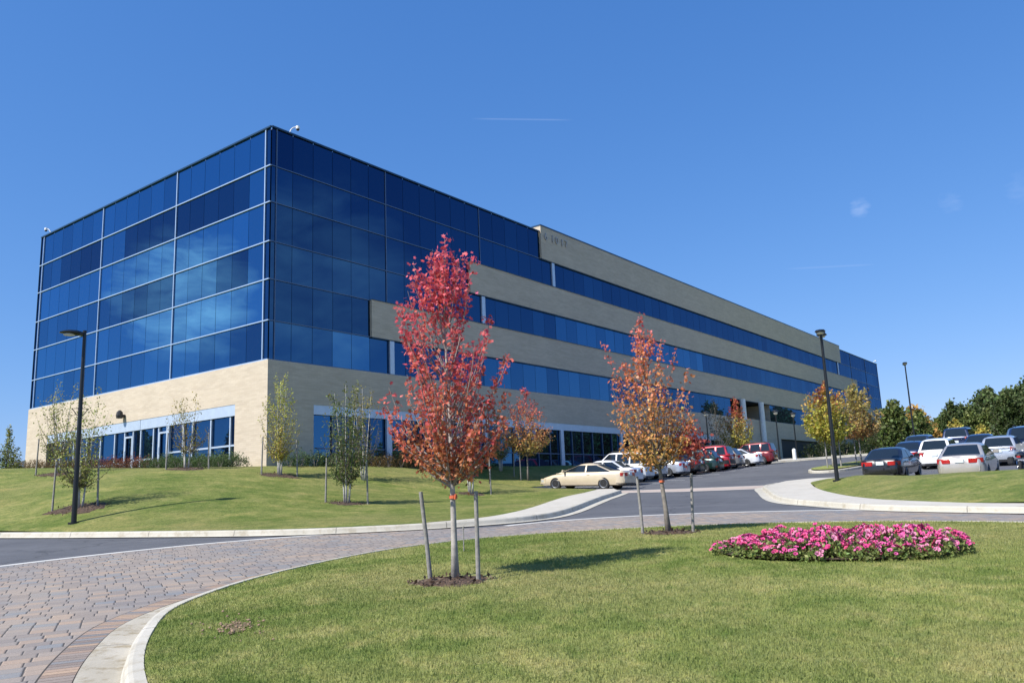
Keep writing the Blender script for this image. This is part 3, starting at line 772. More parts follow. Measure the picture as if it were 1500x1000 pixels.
def tree_parts(trunks, tips, leaves_per, prof, leaf_size, kind, palette, rise=1.2, twig=.007, jit=.09, start=.3, seed=0, leaders=()):
    """trunks: list of (path, radii). Branches rise from a trunk to sampled tips of the crown outline.
    prof(h) -> (zmin, zmax, radius function of relative height). Returns (wood MB, leaf points, rel. heights)"""
    global rng
    rng = np.random.default_rng(seed)
    wood = MB(); LP = []; LZ = []
    for path, rad in trunks: wood.tube(path, list(rad), 9)
    zmin, zmax, rf = prof; RM = max(rf(q,0) for q in np.linspace(0,1,21))
    for i in range(tips):
        path, rad = trunks[i % len(trunks)]
        path = np.array(path)
        rel = rng.uniform(0,1)
        if i > 5:
            for _ in range(30):
                if rng.uniform(0,1) < (rf(rel,0)/RM)**1.5+.05: break
                rel = rng.uniform(0,1)
        else: rel = 1-.07*i
        zt = zmin+(zmax-zmin)*rel
        az = rng.uniform(0,2*math.pi); rr = rf(rel, az)*math.sqrt(rng.uniform(.18,1.0))
        zt += rng.uniform(-.04,.06)*(zmax-zmin)
        tx = np.interp(min(zt, path[-1,2]), path[:,2], path[:,0]); ty = np.interp(min(zt, path[-1,2]), path[:,2], path[:,1])
        tip = np.array([tx+rr*math.cos(az), ty+rr*math.sin(az), zt])
        z0 = max(zmin*rng.uniform(.85,1.05), zt-rr*rise-.25*(zmax-zmin)*rng.uniform(.2,.8)); z0 = min(z0, path[-1,2]*.97)
        base = np.array([np.interp(z0, path[:,2], path[:,0]), np.interp(z0, path[:,2], path[:,1]), z0])
        midp = np.array([base[0]*.35+tip[0]*.65, base[1]*.35+tip[1]*.65, base[2]*.7+tip[2]*.3])
        q = bez(base, midp, tip, 6)
        tr = float(np.interp(z0, path[:,2], rad))
        r0 = min(tr*.55, twig*3.2*(.4+np.linalg.norm(tip-base)))
        wood.tube(q, [r0, r0*.8, r0*.62, r0*.45, r0*.32, r0*.2], 5, False, 1)
        m = max(4, int(leaves_per*rng.uniform(.6,1.3)))
        t = start+(1-start)*rng.uniform(0,1,m)**.8
        pts = np.array([[np.interp(tt, np.linspace(0,1,6), q[:,k]) for k in range(3)] for tt in t])
        pts += rng.normal(size=pts.shape)*jit*(1.25-.6*t)[:,None]
        LP.append(pts); LZ.append(np.clip((pts[:,2]-zmin)/(zmax-zmin),0,1))
    for (lx, ly, lz, drop) in leaders:      # long upright shoots that stand clear of the crown
        path, rad = trunks[0]; path = np.array(path)
        z0 = max(zmin, lz-drop); base = np.array([np.interp(z0, path[:,2], path[:,0]), np.interp(z0, path[:,2], path[:,1]), z0])
        tip = np.array([lx, ly, lz]); q = bez(base, np.array([base[0]*.3+lx*.7, base[1]*.3+ly*.7, z0+.35*drop]), tip, 7)
        wood.tube(q, [.012,.011,.0095,.008,.006,.0045,.003], 5, False, 1)
        m = int(leaves_per*1.5); t = 1-.62*rng.uniform(0,1,m)**1.25
        pts = np.array([[np.interp(tt, np.linspace(0,1,7), q[:,k]) for k in range(3)] for tt in t])+rng.normal(size=(m,3))*jit*.75
        LP.append(pts); LZ.append(np.clip((pts[:,2]-zmin)/(zmax-zmin),0,1))
    for path, rad in trunks:          # the leaders carry leaves to their tips
        path = np.array(path); m = int(leaves_per*1.5); t = rng.uniform(.74,1.01,m)*path[-1,2]
        pts = np.stack([np.interp(t, path[:,2], path[:,0]), np.interp(t, path[:,2], path[:,1]), t],1)+rng.normal(size=(m,3))*jit*.8
        LP.append(pts); LZ.append(np.clip((pts[:,2]-zmin)/(zmax-zmin),0,1))
    LP = np.concatenate(LP); LZ = np.concatenate(LZ)
    return wood, LP, palette(LZ, LP), leaf_size, kind

def make_tree(name, loc, parts, bark, label, cat='tree', group=None, leafm=None, up=.3, crown='crown', rz=0.0, twig=None):
    wood, LP, cols, ls, kind = parts
    r = empty(name, loc, rz, label, cat, group)
    wood.build('trunk', [bark, twig or bark], r, True)
    link_mesh(crown, leaf_mesh('leaves', LP, ls, np.clip(cols,0,1), kind, up), leafm or M['leaf'], r)
    return r
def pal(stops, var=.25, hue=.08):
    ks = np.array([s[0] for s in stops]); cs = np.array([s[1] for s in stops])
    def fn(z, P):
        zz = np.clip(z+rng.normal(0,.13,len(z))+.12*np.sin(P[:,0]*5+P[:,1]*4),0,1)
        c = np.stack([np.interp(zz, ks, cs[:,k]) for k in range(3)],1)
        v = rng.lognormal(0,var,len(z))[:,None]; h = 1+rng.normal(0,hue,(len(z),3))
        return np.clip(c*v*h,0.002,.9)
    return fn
def trunk_path(h, r0, r1, lean=(0,0), wob=.03, n=9, seed=1):
    rg = np.random.default_rng(seed); t = np.linspace(0,1,n)
    x = lean[0]*t+np.cumsum(rg.normal(0,wob,n))*t*.5; y = lean[1]*t+np.cumsum(rg.normal(0,wob,n))*t*.5
    x -= x[0]; y -= y[0]
    p = np.c_[x,y,h*t]; p[0,2] = -.08
    rad = r0+(r1-r0)*t**.8; rad[0] *= 1.25
    return p, rad

def stake(x, y, z, h, lean, label, group, r=.03):
    mb = MB(); mb.tube([(0,0,-.15),(lean[0]*.5,lean[1]*.5,h*.5),(lean[0],lean[1],h)], [r*1.1,r,r*.93], 9)
    o = mb.build('tree_stake', M['stake'], None, True, sharp=.8); o.location = (x,y,z)
    return tag(o, label, 'stake', group)
def mulch(x, y, z, rx, ry, label, slope=(0,0), h=.07):
    V=[(0,0,h)];F=[]; n=36; rings=5
    for i in range(1,rings+1):
        for k in range(n):
            a=2*math.pi*k/n; q=i/rings; e=1+.10*math.sin(3*a+x)+.07*math.sin(7*a+y)+.04*math.sin(13*a)
            zz = h*(1-q**2)+rng.uniform(-.012,.02)*(q<1)+q*(math.cos(a)*rx*slope[0]+math.sin(a)*ry*slope[1])-.02*(q==1)
            V.append((rx*e*q*math.cos(a), ry*e*q*math.sin(a), zz))
    for k in range(n): F.append((0,1+k,1+(k+1)%n))
    for i in range(rings-1):
        for k in range(n): F.append((1+i*n+k,1+(i+1)*n+k,1+(i+1)*n+(k+1)%n,1+i*n+(k+1)%n))
    me = bpy.data.meshes.new('mulch_bed'); me.from_pydata(V,[],F)
    # loose bark chips on top
    o = link_mesh('mulch_bed', me, M['mulch'], None, True); o.location = (x,y,z)
    m = 260; rr = np.sqrt(rng.uniform(0,1.1,m)); aa = rng.uniform(0,6.28,m)
    P = np.c_[rx*rr*np.cos(aa), ry*rr*np.sin(aa), h*(1-rr**2)+.012+rr*(np.cos(aa)*rx*slope[0]+np.sin(aa)*ry*slope[1])]
    tones = np.array([(.05,.03,.02),(.10,.06,.04),(.17,.11,.075),(.24,.18,.13)])
    cm_ = leaf_mesh('bark_chips', P, .07, tones[rng.integers(0,4,m)], 'oval', 1.5)
    ch = link_mesh('bark_chips', cm_, M['leaf'], o); ch['kind'] = 'stuff'
    return tag(o, label, 'mulch bed')

# --- red maple in the foreground -------------------------------------------
zi = lambda x,y: float(hi(np.array([x]),np.array([y]))[0])
zl = lambda x,y: float(hl(np.array([x]),np.array([y]))[0])
zr = lambda x,y: float(hr(np.array([x]),np.array([y]))[0])

def prof_red(rel, az):
    return float(np.interp(rel, [0,.10,.25,.42,.58,.75,.9,1],[.45,.80,.94,.88,.70,.54,.46,.10]))*(1+.10*math.sin(2*az+1))
tp = trunk_path(4.6, .052, .003, (-.03,.02), .025, 10, 3)
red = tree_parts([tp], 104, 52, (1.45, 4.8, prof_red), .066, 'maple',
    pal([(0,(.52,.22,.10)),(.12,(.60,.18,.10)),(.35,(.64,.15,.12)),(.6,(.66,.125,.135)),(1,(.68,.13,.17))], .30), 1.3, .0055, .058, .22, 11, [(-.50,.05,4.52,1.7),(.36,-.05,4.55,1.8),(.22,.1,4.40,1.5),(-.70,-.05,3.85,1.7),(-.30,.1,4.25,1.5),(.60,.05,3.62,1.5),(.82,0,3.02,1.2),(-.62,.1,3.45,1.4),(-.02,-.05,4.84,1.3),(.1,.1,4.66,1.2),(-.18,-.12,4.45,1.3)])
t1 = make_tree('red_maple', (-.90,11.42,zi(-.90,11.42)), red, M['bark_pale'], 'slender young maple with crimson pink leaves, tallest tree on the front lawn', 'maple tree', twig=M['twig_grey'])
mb = MB(); mb.tube([(.0,.0,1.09),(.0,.0,1.135)], .058, 12); mb.tube([(.03,-.05,1.08),(.04,-.06,1.15)], .018, 6); mb.build('tie_band', M['orange'], t1)
stake(-1.24,11.55,zi(-1.24,11.55)-.02,1.22,(-.12,-.05),'weathered grey stake leaning outward, left of the crimson maple trunk','stakes beside the two front maples')
stake(-.58,11.25,zi(-.58,11.25)-.02,1.20,(.0,.03),'weathered grey stake standing straight, right of the crimson maple trunk','stakes beside the two front maples')
mulch(-.92,11.40,zi(-.92,11.4)-.03,.64,.62,'brown bark mulch ring under the crimson maple')
mb = MB(); mb.tube([(0,0,-.2),(.0,.0,.40)], .011, 7); mb.tube([(0,0,.40),(0,0,.45)], .015, 7)
o = mb.build('marker_rod', M['stake'], None); o.location = (-1.03,15.2,zi(-1.03,15.2)); tag(o, 'thin short rusty rod standing in the lawn behind the crimson maple', 'rod')

def prof_or(rel, az):
    return float(np.interp(rel, [0,.12,.25,.45,.6,.8,.92,1],[.62,.95,1.02,.92,.62,.34,.18,.05]))*(1+.12*math.sin(az*2))
tp = trunk_path(4.3, .058, .003, (-.25,.02), .025, 10, 8)
orange = tree_parts([tp], 88, 40, (1.45, 4.5, prof_or), .070, 'maple',
    pal([(0,(.52,.33,.10)),(.2,(.64,.32,.11)),(.5,(.68,.27,.12)),(.75,(.68,.22,.14)),(1,(.70,.17,.17))], .30), 1.15, .006, .066, .2, 21, [(-1.08,0,3.92,1.8),(.42,.1,3.75,1.5),(.66,0,3.3,1.3),(-.30,0,4.52,1.2),(-.75,.1,3.5,1.4),(-.95,-.1,3.2,1.3),(-.1,.1,4.2,1.2),(.12,-.1,4.0,1.3)])
t2 = make_tree('orange_maple', (3.04,16.99,zi(3.04,16.99)), orange, M['bark_grey'], 'young maple with orange leaves and pinkish top at the far edge of the front lawn', 'maple tree')
# a low bough that has turned coral early
rng = np.random.default_rng(5)
mb = MB(); q = bez(np.array([-.05,0,1.35]), np.array([.35,.1,1.5]), np.array([.66,.05,1.95]), 6); mb.tube(q, [.022,.019,.016,.012,.009,.005], 6); mb.build('bough', M['bark_grey'], t2, True)
P = np.array([.60,.05,1.78])+rng.normal(size=(420,3))*np.array([.17,.17,.24]); P = P[(P[:,2] > 1.15)]
link_mesh('bough_leaves', leaf_mesh('leaves', P, .085, np.clip(np.array([.50,.12,.09])*rng.lognormal(0,.28,(len(P),1))*(1+rng.normal(0,.08,(len(P),3))),0,1), 'maple', .3), M['leaf'], t2)
mb = MB(); mb.tube([(-.07,0,1.02),(-.07,0,1.06)], .058, 12); mb.build('tie_band', M['orange'], t2)
stake(2.53,17.1,zi(2.53,17.1)-.02,1.18,(-.05,0),'grey stake on the left side of the orange maple','stakes beside the two front maples')
stake(3.54,17.05,zi(3.54,17.05)-.02,1.20,(.06,0),'grey stake on the right side of the orange maple','stakes beside the two front maples')
mulch(3.08,17.05,zi(3.08,17.05)-.03,.64,.62,'brown bark mulch ring under the orange maple')

# --- small maples along the front ------------------------------------------
def small_maple(loc, h, w, clear, stops, seed, label, bark=None, n=70, lp=34, ls=.10, k='maple', rise=1.0, name='young_maple', group=None, spire=.5):
    def pf(rel, az): return w*float(np.interp(rel,[0,.15,.35,.6,.85,1],[.6,.95,1,.92-.34*spire,.62-.6*spire+.1,.08]))
    tp = trunk_path(h*.96, .05*h/4.5, .008, (0,0), .02, 8, seed)
    return make_tree(name, loc, tree_parts([tp], n, lp, (clear,h,pf), ls, k, pal(stops,.3), rise, .006, .09*h/4.5, .2, seed), bark or M['bark_grey'], label, 'maple tree', group)
small_maple((.62,48.6,zl(.62,48.6)-.05), 5.4, 1.75, 1.75, [(0,(.34,.27,.08)),(.35,(.54,.25,.10)),(.65,(.58,.17,.11)),(1,(.62,.12,.13))], 31, 'small maple shading from olive to red beside the nose of the gold sedan', None, 96, 44, .11, name='young_maple')
stake(.2,48.4,zl(.2,48.4),1.9,(-.03,0),'pale stake left of the small red and olive maple by the gold sedan','stakes of the trees along the building',.03)
stake(-.2,49.2,zl(-.2,49.2),1.8,(.02,0),'pale stake behind the small red and olive maple by the gold sedan','stakes of the trees along the building',.03)
zz = float(g(17.7,50.0))+.15
small_maple((18.9,49.2,float(g(18.9,49.2))+.14), 5.1, 1.7, 1.75, [(0,(.46,.43,.08)),(.5,(.46,.42,.08)),(.75,(.46,.28,.08)),(1,(.44,.11,.06))], 41, 'yellow green maple with a rust red top behind the tall twin lamp', M['bark_pale'], 130, 50, .15, spire=.25)
small_maple((21.7,51.8,float(g(21.7,51.8))+.14), 5.0, 1.7, 1.75, [(0,(.46,.26,.10)),(.3,(.42,.33,.11)),(1,(.38,.31,.10))], 43, 'olive yellow maple beside the yellow green one on the parking lot island', M['bark_pale'], 120, 44, .14, spire=.25)
for (x,y,t_) in ((18.5,49.05,'left'),(19.3,49.0,'right')):
    stake(x,y,float(g(x,y))+.12,1.7,(.0,0),'pale stake on the %s of the yellow green maple trunk'%t_,'stakes on the parking lot island',.04)
stake(21.3,51.6,float(g(21.3,51.6))+.12,1.7,(0,0),'pale stake beside the olive yellow maple trunk','stakes on the parking lot island',.04)
small_maple((20.6,75.5,1.75), 5.9, 1.9, 1.5, [(0,(.42,.37,.08)),(.45,(.46,.38,.09)),(.65,(.46,.20,.08)),(1,(.54,.10,.09))], 47, 'maple with a red tip and straw yellow skirt behind the burgundy truck', None, 80, 40, .16)
small_maple((17.6,71.5,1.75), 5.6, 1.7, .9, [(0,(.045,.055,.03)),(1,(.06,.06,.035))], 49, 'dark bare looking tree against the brick wall behind the white sedan', None, 70, 26, .12, 'oval', name='dark_tree')

# --- multi stemmed birches on the berm --------------------------------------
def birch(loc, h, w, seed, stops, label, n=80, lp=46, ls=.085, clear=.75, stems=3, spread=.28, sparse=1.0):
    tr = []
    rg = np.random.default_rng(seed)
    for k in range(stems):
        a = 2*math.pi*k/stems+rg.uniform(0,1.2)
        hh = h*rg.uniform(.8,1.0)
        p, r_ = trunk_path(hh, .038, .004, (spread*math.cos(a)*h/3.5, spread*math.sin(a)*h/3.5), .02, 8, seed+k)
        p[:,0] += .07*math.cos(a); p[:,1] += .07*math.sin(a); tr.append((p,r_))
    def pf(rel, az): return w*float(np.interp(rel,[0,.2,.5,.8,1],[.45,.8,.9,.6,.1]))
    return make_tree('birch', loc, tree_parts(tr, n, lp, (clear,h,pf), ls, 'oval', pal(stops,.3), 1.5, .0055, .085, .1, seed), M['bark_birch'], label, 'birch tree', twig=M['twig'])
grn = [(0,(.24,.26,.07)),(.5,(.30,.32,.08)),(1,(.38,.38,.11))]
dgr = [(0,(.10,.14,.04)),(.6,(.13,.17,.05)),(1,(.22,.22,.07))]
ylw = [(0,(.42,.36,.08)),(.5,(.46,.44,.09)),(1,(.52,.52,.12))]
SG = 'stakes of the trees along the building'
def berm_birch(x, y, h, w, seed, stops, label, short, st=((-.75,-.1),(.75,.1)), sl=(0,0), mr=(1.0,.8), **k):
    z = zl(x,y); birch((x,y,z), h, w, seed, stops, label, **k)
    for i,(dx,dy) in enumerate(st):
        stake(x+dx,y+dy,zl(x+dx,y+dy),1.6,(.04*(-1)**i,0),'thin dark stake on the %s of %s'%(('left','right','far')[i],short),SG,.032)
    mulch(x,y,z-.03,mr[0],mr[1],'mulch ring under '+short,((zl(x+1,y)-zl(x-1,y))/2,(zl(x,y+1)-zl(x,y-1))/2),.06)
berm_birch(-6.24,30.0,4.3,.85,61,dgr,'dark green clump birch with white stems on the berm, nearest the road','the dark green birch nearest the road', n=90, lp=44)
berm_birch(-10.3,35.5,4.5,1.0,67,ylw,'tall yellow green birch clump before the corner of the building','the yellow green birch at the building corner', n=90, lp=32, spread=.12)
berm_birch(-14.55,36.0,3.3,.95,71,[(0,(.22,.20,.05)),(1,(.36,.30,.05))],'small thin birch with yellow leaves before the ground floor doors','the small birch before the doors', ((-.9,0),(.95,.1)), n=46, lp=20)
berm_birch(-14.9,28.0,3.9,1.15,73,grn,'loose leafy birch right behind the lamp on the left','the birch behind the left lamp', ((-.85,-.15),(.55,.1)), n=80, lp=28)
berm_birch(-20.3,36.2,4.2,1.2,79,grn,'wide open birch near the left end of the building','the birch near the left end', ((-1.0,0),(.35,.1)), n=70, lp=24)
berm_birch(-2.1,36.6,4.2,.95,83,[(0,(.17,.16,.04)),(.5,(.19,.11,.05)),(1,(.20,.19,.05))],'birch with thin brownish green leaves behind the crimson maple','the birch behind the crimson maple', ((-.8,0),(.9,.1)), n=66, lp=26)
birch((-6.9,36.8,zl(-6.9,36.8)), 4.2, 1.1, 89, [(0,(.14,.14,.04)),(1,(.36,.28,.05))], 'birch with golden upper leaves before the first shaded windows', n=60, lp=24)
stake(-8.2,37.2,zl(-8.2,37.2),1.5,(0,0),'thin stake at the left of the golden topped birch',SG,.03)
birch((-1.0,50.2,zl(-1.0,50.2)), 3.7, 1.0, 97, grn, 'green birch in the shade left of the small red and olive maple', n=70, lp=40)

# --- shrubs along the walls -------------------------------------------------
def shrub_mesh(seed, stops, rx=.55, ry=.5, h=.75, n=700, ls=.075):
    global rng
    rng = np.random.default_rng(seed)
    v = rand_dirs(n); v[:,2] = np.abs(v[:,2]); r = rng.uniform(.45,1,n)**.5
    e = 1+.22*np.sin(v[:,0]*5+seed)*np.cos(v[:,1]*6)
    P = v*(r*e)[:,None]*np.array([rx,ry,h])+np.array([0,0,.03])
    c = pal(stops,.32)(np.clip(P[:,2]/h,0,1), P*4)
    return leaf_mesh('leaves', P, ls, c, 'oval', .3)
SH = {'green':[shrub_mesh(s,[(0,(.05,.085,.03)),(1,(.10,.15,.055))]) for s in (101,102)],
      'red':[shrub_mesh(s,[(0,(.09,.06,.03)),(1,(.22,.075,.05))]) for s in (103,104)],
      'brown':[shrub_mesh(s,[(0,(.09,.07,.025)),(1,(.19,.12,.045))]) for s in (105,106)],
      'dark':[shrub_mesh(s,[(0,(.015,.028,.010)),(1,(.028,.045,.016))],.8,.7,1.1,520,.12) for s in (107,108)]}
def shrub(x, y, z, kind, i, label, group, s=1.0):
    r = empty('shrub', (x,y,z-.03), i*1.7, label, 'shrub', group); r.scale = (s,s,s*(.9+.2*((i*7)%3)/2))
    f_ = bpy.data.objects.new('foliage', SH[kind][i%2]); col.objects.link(f_); f_.parent = r
    if not f_.data.materials: f_.data.materials.append(M['leaf'])
    st = bpy.data.objects.new('stem', STEM); col.objects.link(st); st.parent = r
mb = MB()
for k in range(5): mb.tube([(0,0,-.1),(.2*math.cos(k*1.3),.2*math.sin(k*1.3),.45)], [.018,.008], 5)
STEM = mb.mesh('stems'); STEM.materials.append(M['bark_grey'])
def row(face_pts, kinds, d0, lab, grp, s=1.0):
    for i,(p) in enumerate(face_pts):
        k = kinds[i % len(kinds)]
        shrub(p[0], p[1], zl(p[0],p[1]), k, i, lab[k], grp, s)
nl = np.array([-.6,-.8]); nr = np.array([.8,-.6])
jr = np.random.default_rng(4)
def along(o, d, nrm, a, b, st, off): return [o+d*t+nrm*(off+jr.uniform(-.15,.15)) for t in np.arange(a,b,st)]
G1 = 'shrubs in the bed along the sunlit side'; G2 = 'shrubs in the bed along the shaded front'
l1 = {'green':'low green shrub in the row under the sunlit side windows by the corner','red':'rusty red shrub below the ground floor doors of the sunlit side','brown':'brownish shrub in the bed under the far half of the sunlit side'}
row(along(bld, dl, nl, .2, 7.6, .75, 1.3), ['green'], 0, l1, G1)
row(along(bld, dl, nl, .6, 7.2, .9, 2.0), ['green'], 0, l1, G1, .85)
row(along(bld, dl, nl, 8.0, 14.5, .85, 1.5), ['red'], 0, l1, G1, .95)
row(along(bld, dl, nl, 14.6, 25, .9, 1.5), ['brown'], 0, l1, G1, .9)
l2 = {'green':'low green shrub in the row at the shaded side of the corner','brown':'autumn brown shrub in the row under the first shaded windows','dark':'dark green shrub in the shade of the front'}
row(along(bld, dr, nr, .4, 4.6, .75, 1.2), ['green'], 0, l2, G2)
row(along(bld, dr, nr, 4.8, 12.2, .8, 1.3), ['brown'], 0, l2, G2)
row(along(bld, dr, nr, 5.2, 12.6, .9, 2.1), ['brown'], 0, l2, G2, .85)
row(along(bld, dr, nr, 12.6, 16.2, .9, 1.2), ['dark'], 0, l2, G2, .9)
for i,(x,y,s) in enumerate([(31.5,88,1.7),(33.5,90,1.9),(35.5,92.5,1.9),(38,95,2.0),(41,97,2.0),(43.5,100,2.1),(32,83,1.3),(37,88,1.5),(46,104,2.2),(49,107,2.2)]):
    shrub(x,y,float(g(x,y))-.2,'dark',i,'big dark green bush before the far ground floor doors','bushes by the far doors',s)
small_maple((31,80,float(g(31,80))-.05), 4.6, 1.9, .8, [(0,(.05,.075,.02)),(1,(.09,.12,.03))], 53, 'rounded green tree beside the far doors and pedestrian lamps', None, 70, 36, .15, 'oval', name='green_tree')
small_maple((35,78.5,float(g(35,78.5))-.05), 4.4, 1.8, .8, [(0,(.05,.07,.02)),(1,(.10,.12,.035))], 57, 'green tree half hidden behind the yellow green maple', None, 70, 36, .15, 'oval', name='green_tree')

# --- the wood beyond the lot --------------------------------------------------
def far_tree_mesh(seed, h, w, clear, stops, ls, n=150, lp=48, spire=.8):
    def pf(rel, az): return w*float(np.interp(rel,[0,.2,.5,.8,1],[.7,1,.9,.55*spire+.2,.08]))*(1+.18*math.sin(3*az+seed))
    tp = trunk_path(h*.93, .20, .03, (0,0), .06, 7, seed)
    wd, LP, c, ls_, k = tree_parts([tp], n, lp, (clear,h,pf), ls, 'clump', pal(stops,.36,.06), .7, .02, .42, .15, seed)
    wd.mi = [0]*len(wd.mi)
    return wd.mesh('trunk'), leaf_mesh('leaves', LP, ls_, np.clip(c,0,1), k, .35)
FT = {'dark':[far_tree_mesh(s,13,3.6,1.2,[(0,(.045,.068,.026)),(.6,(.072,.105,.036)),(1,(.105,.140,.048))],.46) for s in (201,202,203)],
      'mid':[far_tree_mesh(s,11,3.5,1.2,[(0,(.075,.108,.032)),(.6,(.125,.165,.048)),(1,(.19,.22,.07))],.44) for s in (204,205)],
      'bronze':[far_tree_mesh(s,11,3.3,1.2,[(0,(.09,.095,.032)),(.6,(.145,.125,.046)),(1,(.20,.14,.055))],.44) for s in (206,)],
      'orange':[far_tree_mesh(s,7.5,3.0,.8,[(0,(.34,.23,.06)),(.6,(.46,.29,.075)),(1,(.50,.31,.08))],.36,110,40) for s in (207,)],
      'yellow':[far_tree_mesh(s,5.5,1.6,.5,[(0,(.34,.29,.07)),(1,(.46,.38,.09))],.28,80,34,.4) for s in (208,)]}
for k in FT:
    for a_, b_ in FT[k]: a_.materials.append(M['bark_grey']); b_.materials.append(M['leaf'])
def far_tree(x, y, kind, i, s, label, group, dz=0):
    a_, b_ = FT[kind][i % len(FT[kind])]
    r = empty({'dark':'dark_tree','mid':'green_tree','bronze':'bronze_tree','orange':'orange_tree','yellow':'yellow_tree'}[kind], (x,y,float(g(x,y))-.3+dz), i*2.1, label, 'tree', group); r.scale = (s,s,s)
    for nm, me in (('trunk',a_),('crown',b_)):
        o = bpy.data.objects.new(nm, me); col.objects.link(o); o.parent = r
WOOD = 'trees of the wood beyond the lot'
fr = np.random.default_rng(9)
wl = {'dark':'dark green tree in the wood beyond the parking lot','mid':'mid green tree in the wood beyond the parking lot','bronze':'bronze tinged tree in the wood beyond the parking lot'}
i = 0
for rowk,(d0,s0) in enumerate(((118,.60),(130,.66),(143,.73),(156,.80))):
    for ang in np.arange(23.2+rowk*.3, 46, .95):
        a = R(ang+fr.uniform(-.4,.4)); d = d0+fr.uniform(-4,4)
        up_ = np.interp(ang,[23,26.5,29,31,33,46],[.74,.74,.84,.96,1.06,1.12])
        k = ['dark','mid','dark','dark','dark','mid','dark','mid'][int(fr.integers(8))]
        if ang < 27: k = 'mid'
        if rowk == 1 and fr.random() < .12: k = 'bronze'
        far_tree(d*math.sin(a), d*math.cos(a), k, i, s0*up_*fr.uniform(.88,1.1), wl[k], WOOD, -1.2); i += 1
far_tree(41.5,84,'orange',0,.88,'broad orange tree in front of the wood, above the blue cars','trees in front of the wood',-2.0)
far_tree(43.5,81,'yellow',1,.78,'larger of the two small yellow trees in front of the wood','trees in front of the wood',-1.6)
far_tree(46.8,82,'yellow',2,.66,'smaller of the two small yellow trees in front of the wood','trees in front of the wood',-1.6)
far_tree(35.5,76.0,'mid',1,.55,'light green tree below the most distant lamp','trees in front of the wood',-.9)
far_tree(38.5,78,'mid',0,.45,'darker green tree right of the light green one','trees in front of the wood',-.9)
# a tree past the left end of the building, and more of the wood that the windows mirror
small_maple((-29.6,47.5,2.0), 3.0, .95, .3, [(0,(.16,.20,.06)),(1,(.26,.27,.08))], 301, 'taller of two slim green trees at the left edge beyond the building', None, 60, 36, .12, 'oval', .9, 'green_tree', spire=1.0)
small_maple((-32.0,48.5,2.0), 2.5, .9, .3, [(0,(.20,.23,.07)),(1,(.30,.28,.09))], 303, 'shorter of two slim green trees at the left edge beyond the building', None, 56, 36, .12, 'oval', .9, 'green_tree', spire=1.0)
for j,(x,y,s) in enumerate([(-78,44,.8),(-84,56,.9),(-80,33,.85),(-90,22,1),(-76,66,.8),(-88,10,1)]):
    far_tree(x,y,('dark','mid')[j%2],j,s,'green tree far out on the left','trees far left',-.5)

# --- petunia bed ---------------------------------------------------------------
bed_c = np.array([4.66,12.35]); ax = np.array([1.0,-.26]); ax /= np.linalg.norm(ax); ay = np.array([-ax[1],ax[0]])
BR, BS = 1.72, 1.05
V = []
bp_ = [tuple(bed_c+ax*BR*.97*math.cos(t)*(1+.05*math.sin(3*t))+ay*BS*.95*math.sin(t)) for t in np.linspace(0,2*math.pi,40,endpoint=False)]
bs_ = sheet('bed_soil', bp_, .035, M['mulch'], hi, .3); bs_['kind'] = 'structure'
rng = np.random.default_rng(77)
def petunia_meshes(seed):
    global rng
    rng = np.random.default_rng(seed)
    n = 130; v = rand_dirs(n); v[:,2] = np.abs(v[:,2]); P = v*rng.uniform(.3,1,n)[:,None]**.5*np.array([.17,.17,.19])
    c = np.array([.22,.27,.085])*rng.lognormal(0,.3,(n,1))*(1+rng.normal(0,.08,(n,3)))
    fol = leaf_mesh('leaves', P, .065, np.clip(c,0,1), 'oval', .5)
    return fol
PF = [petunia_meshes(s) for s in (1,2,3)]
for me in PF: me.materials.append(M['leaf'])
def bloom_mesh(seed, c):
    n = 10; V=[(0,0,-.035)];C=[(.18,.05,.10)]
    for k in range(n):
        a = 2*math.pi*k/n; V.append((.012*math.cos(a),.012*math.sin(a),-.008)); C.append((c[0]*.5,c[1]*.5,c[2]*.5))
    for k in range(n):
        a = 2*math.pi*k/n; r = .037 if k%2 else .032; V.append((r*math.cos(a),r*math.sin(a),.006*(-1)**k+.004)); C.append(c)
    F=[(0,1+k,1+(k+1)%n,0) for k in range(n)]
    me = bpy.data.meshes.new('bloom')
    me.from_pydata(V,[],[(0,1+k,1+(k+1)%n) for k in range(n)]+[(1+k,1+n+k,1+n+(k+1)%n,1+(k+1)%n) for k in range(n)])
    a = me.color_attributes.new('Col','FLOAT_COLOR','POINT'); a.data.foreach_set('color', np.c_[np.array(C),np.ones(len(C))].astype(np.float32).ravel())
    me.materials.append(M['petal']); return me
BLM = [bloom_mesh(i,c) for i,c in enumerate([(.90,.10,.34),(.92,.19,.48),(.90,.12,.28),(.92,.36,.54),(.90,.13,.40)])]
pr = np.random.default_rng(15)
cnt = 0; tries = 0; placed = []
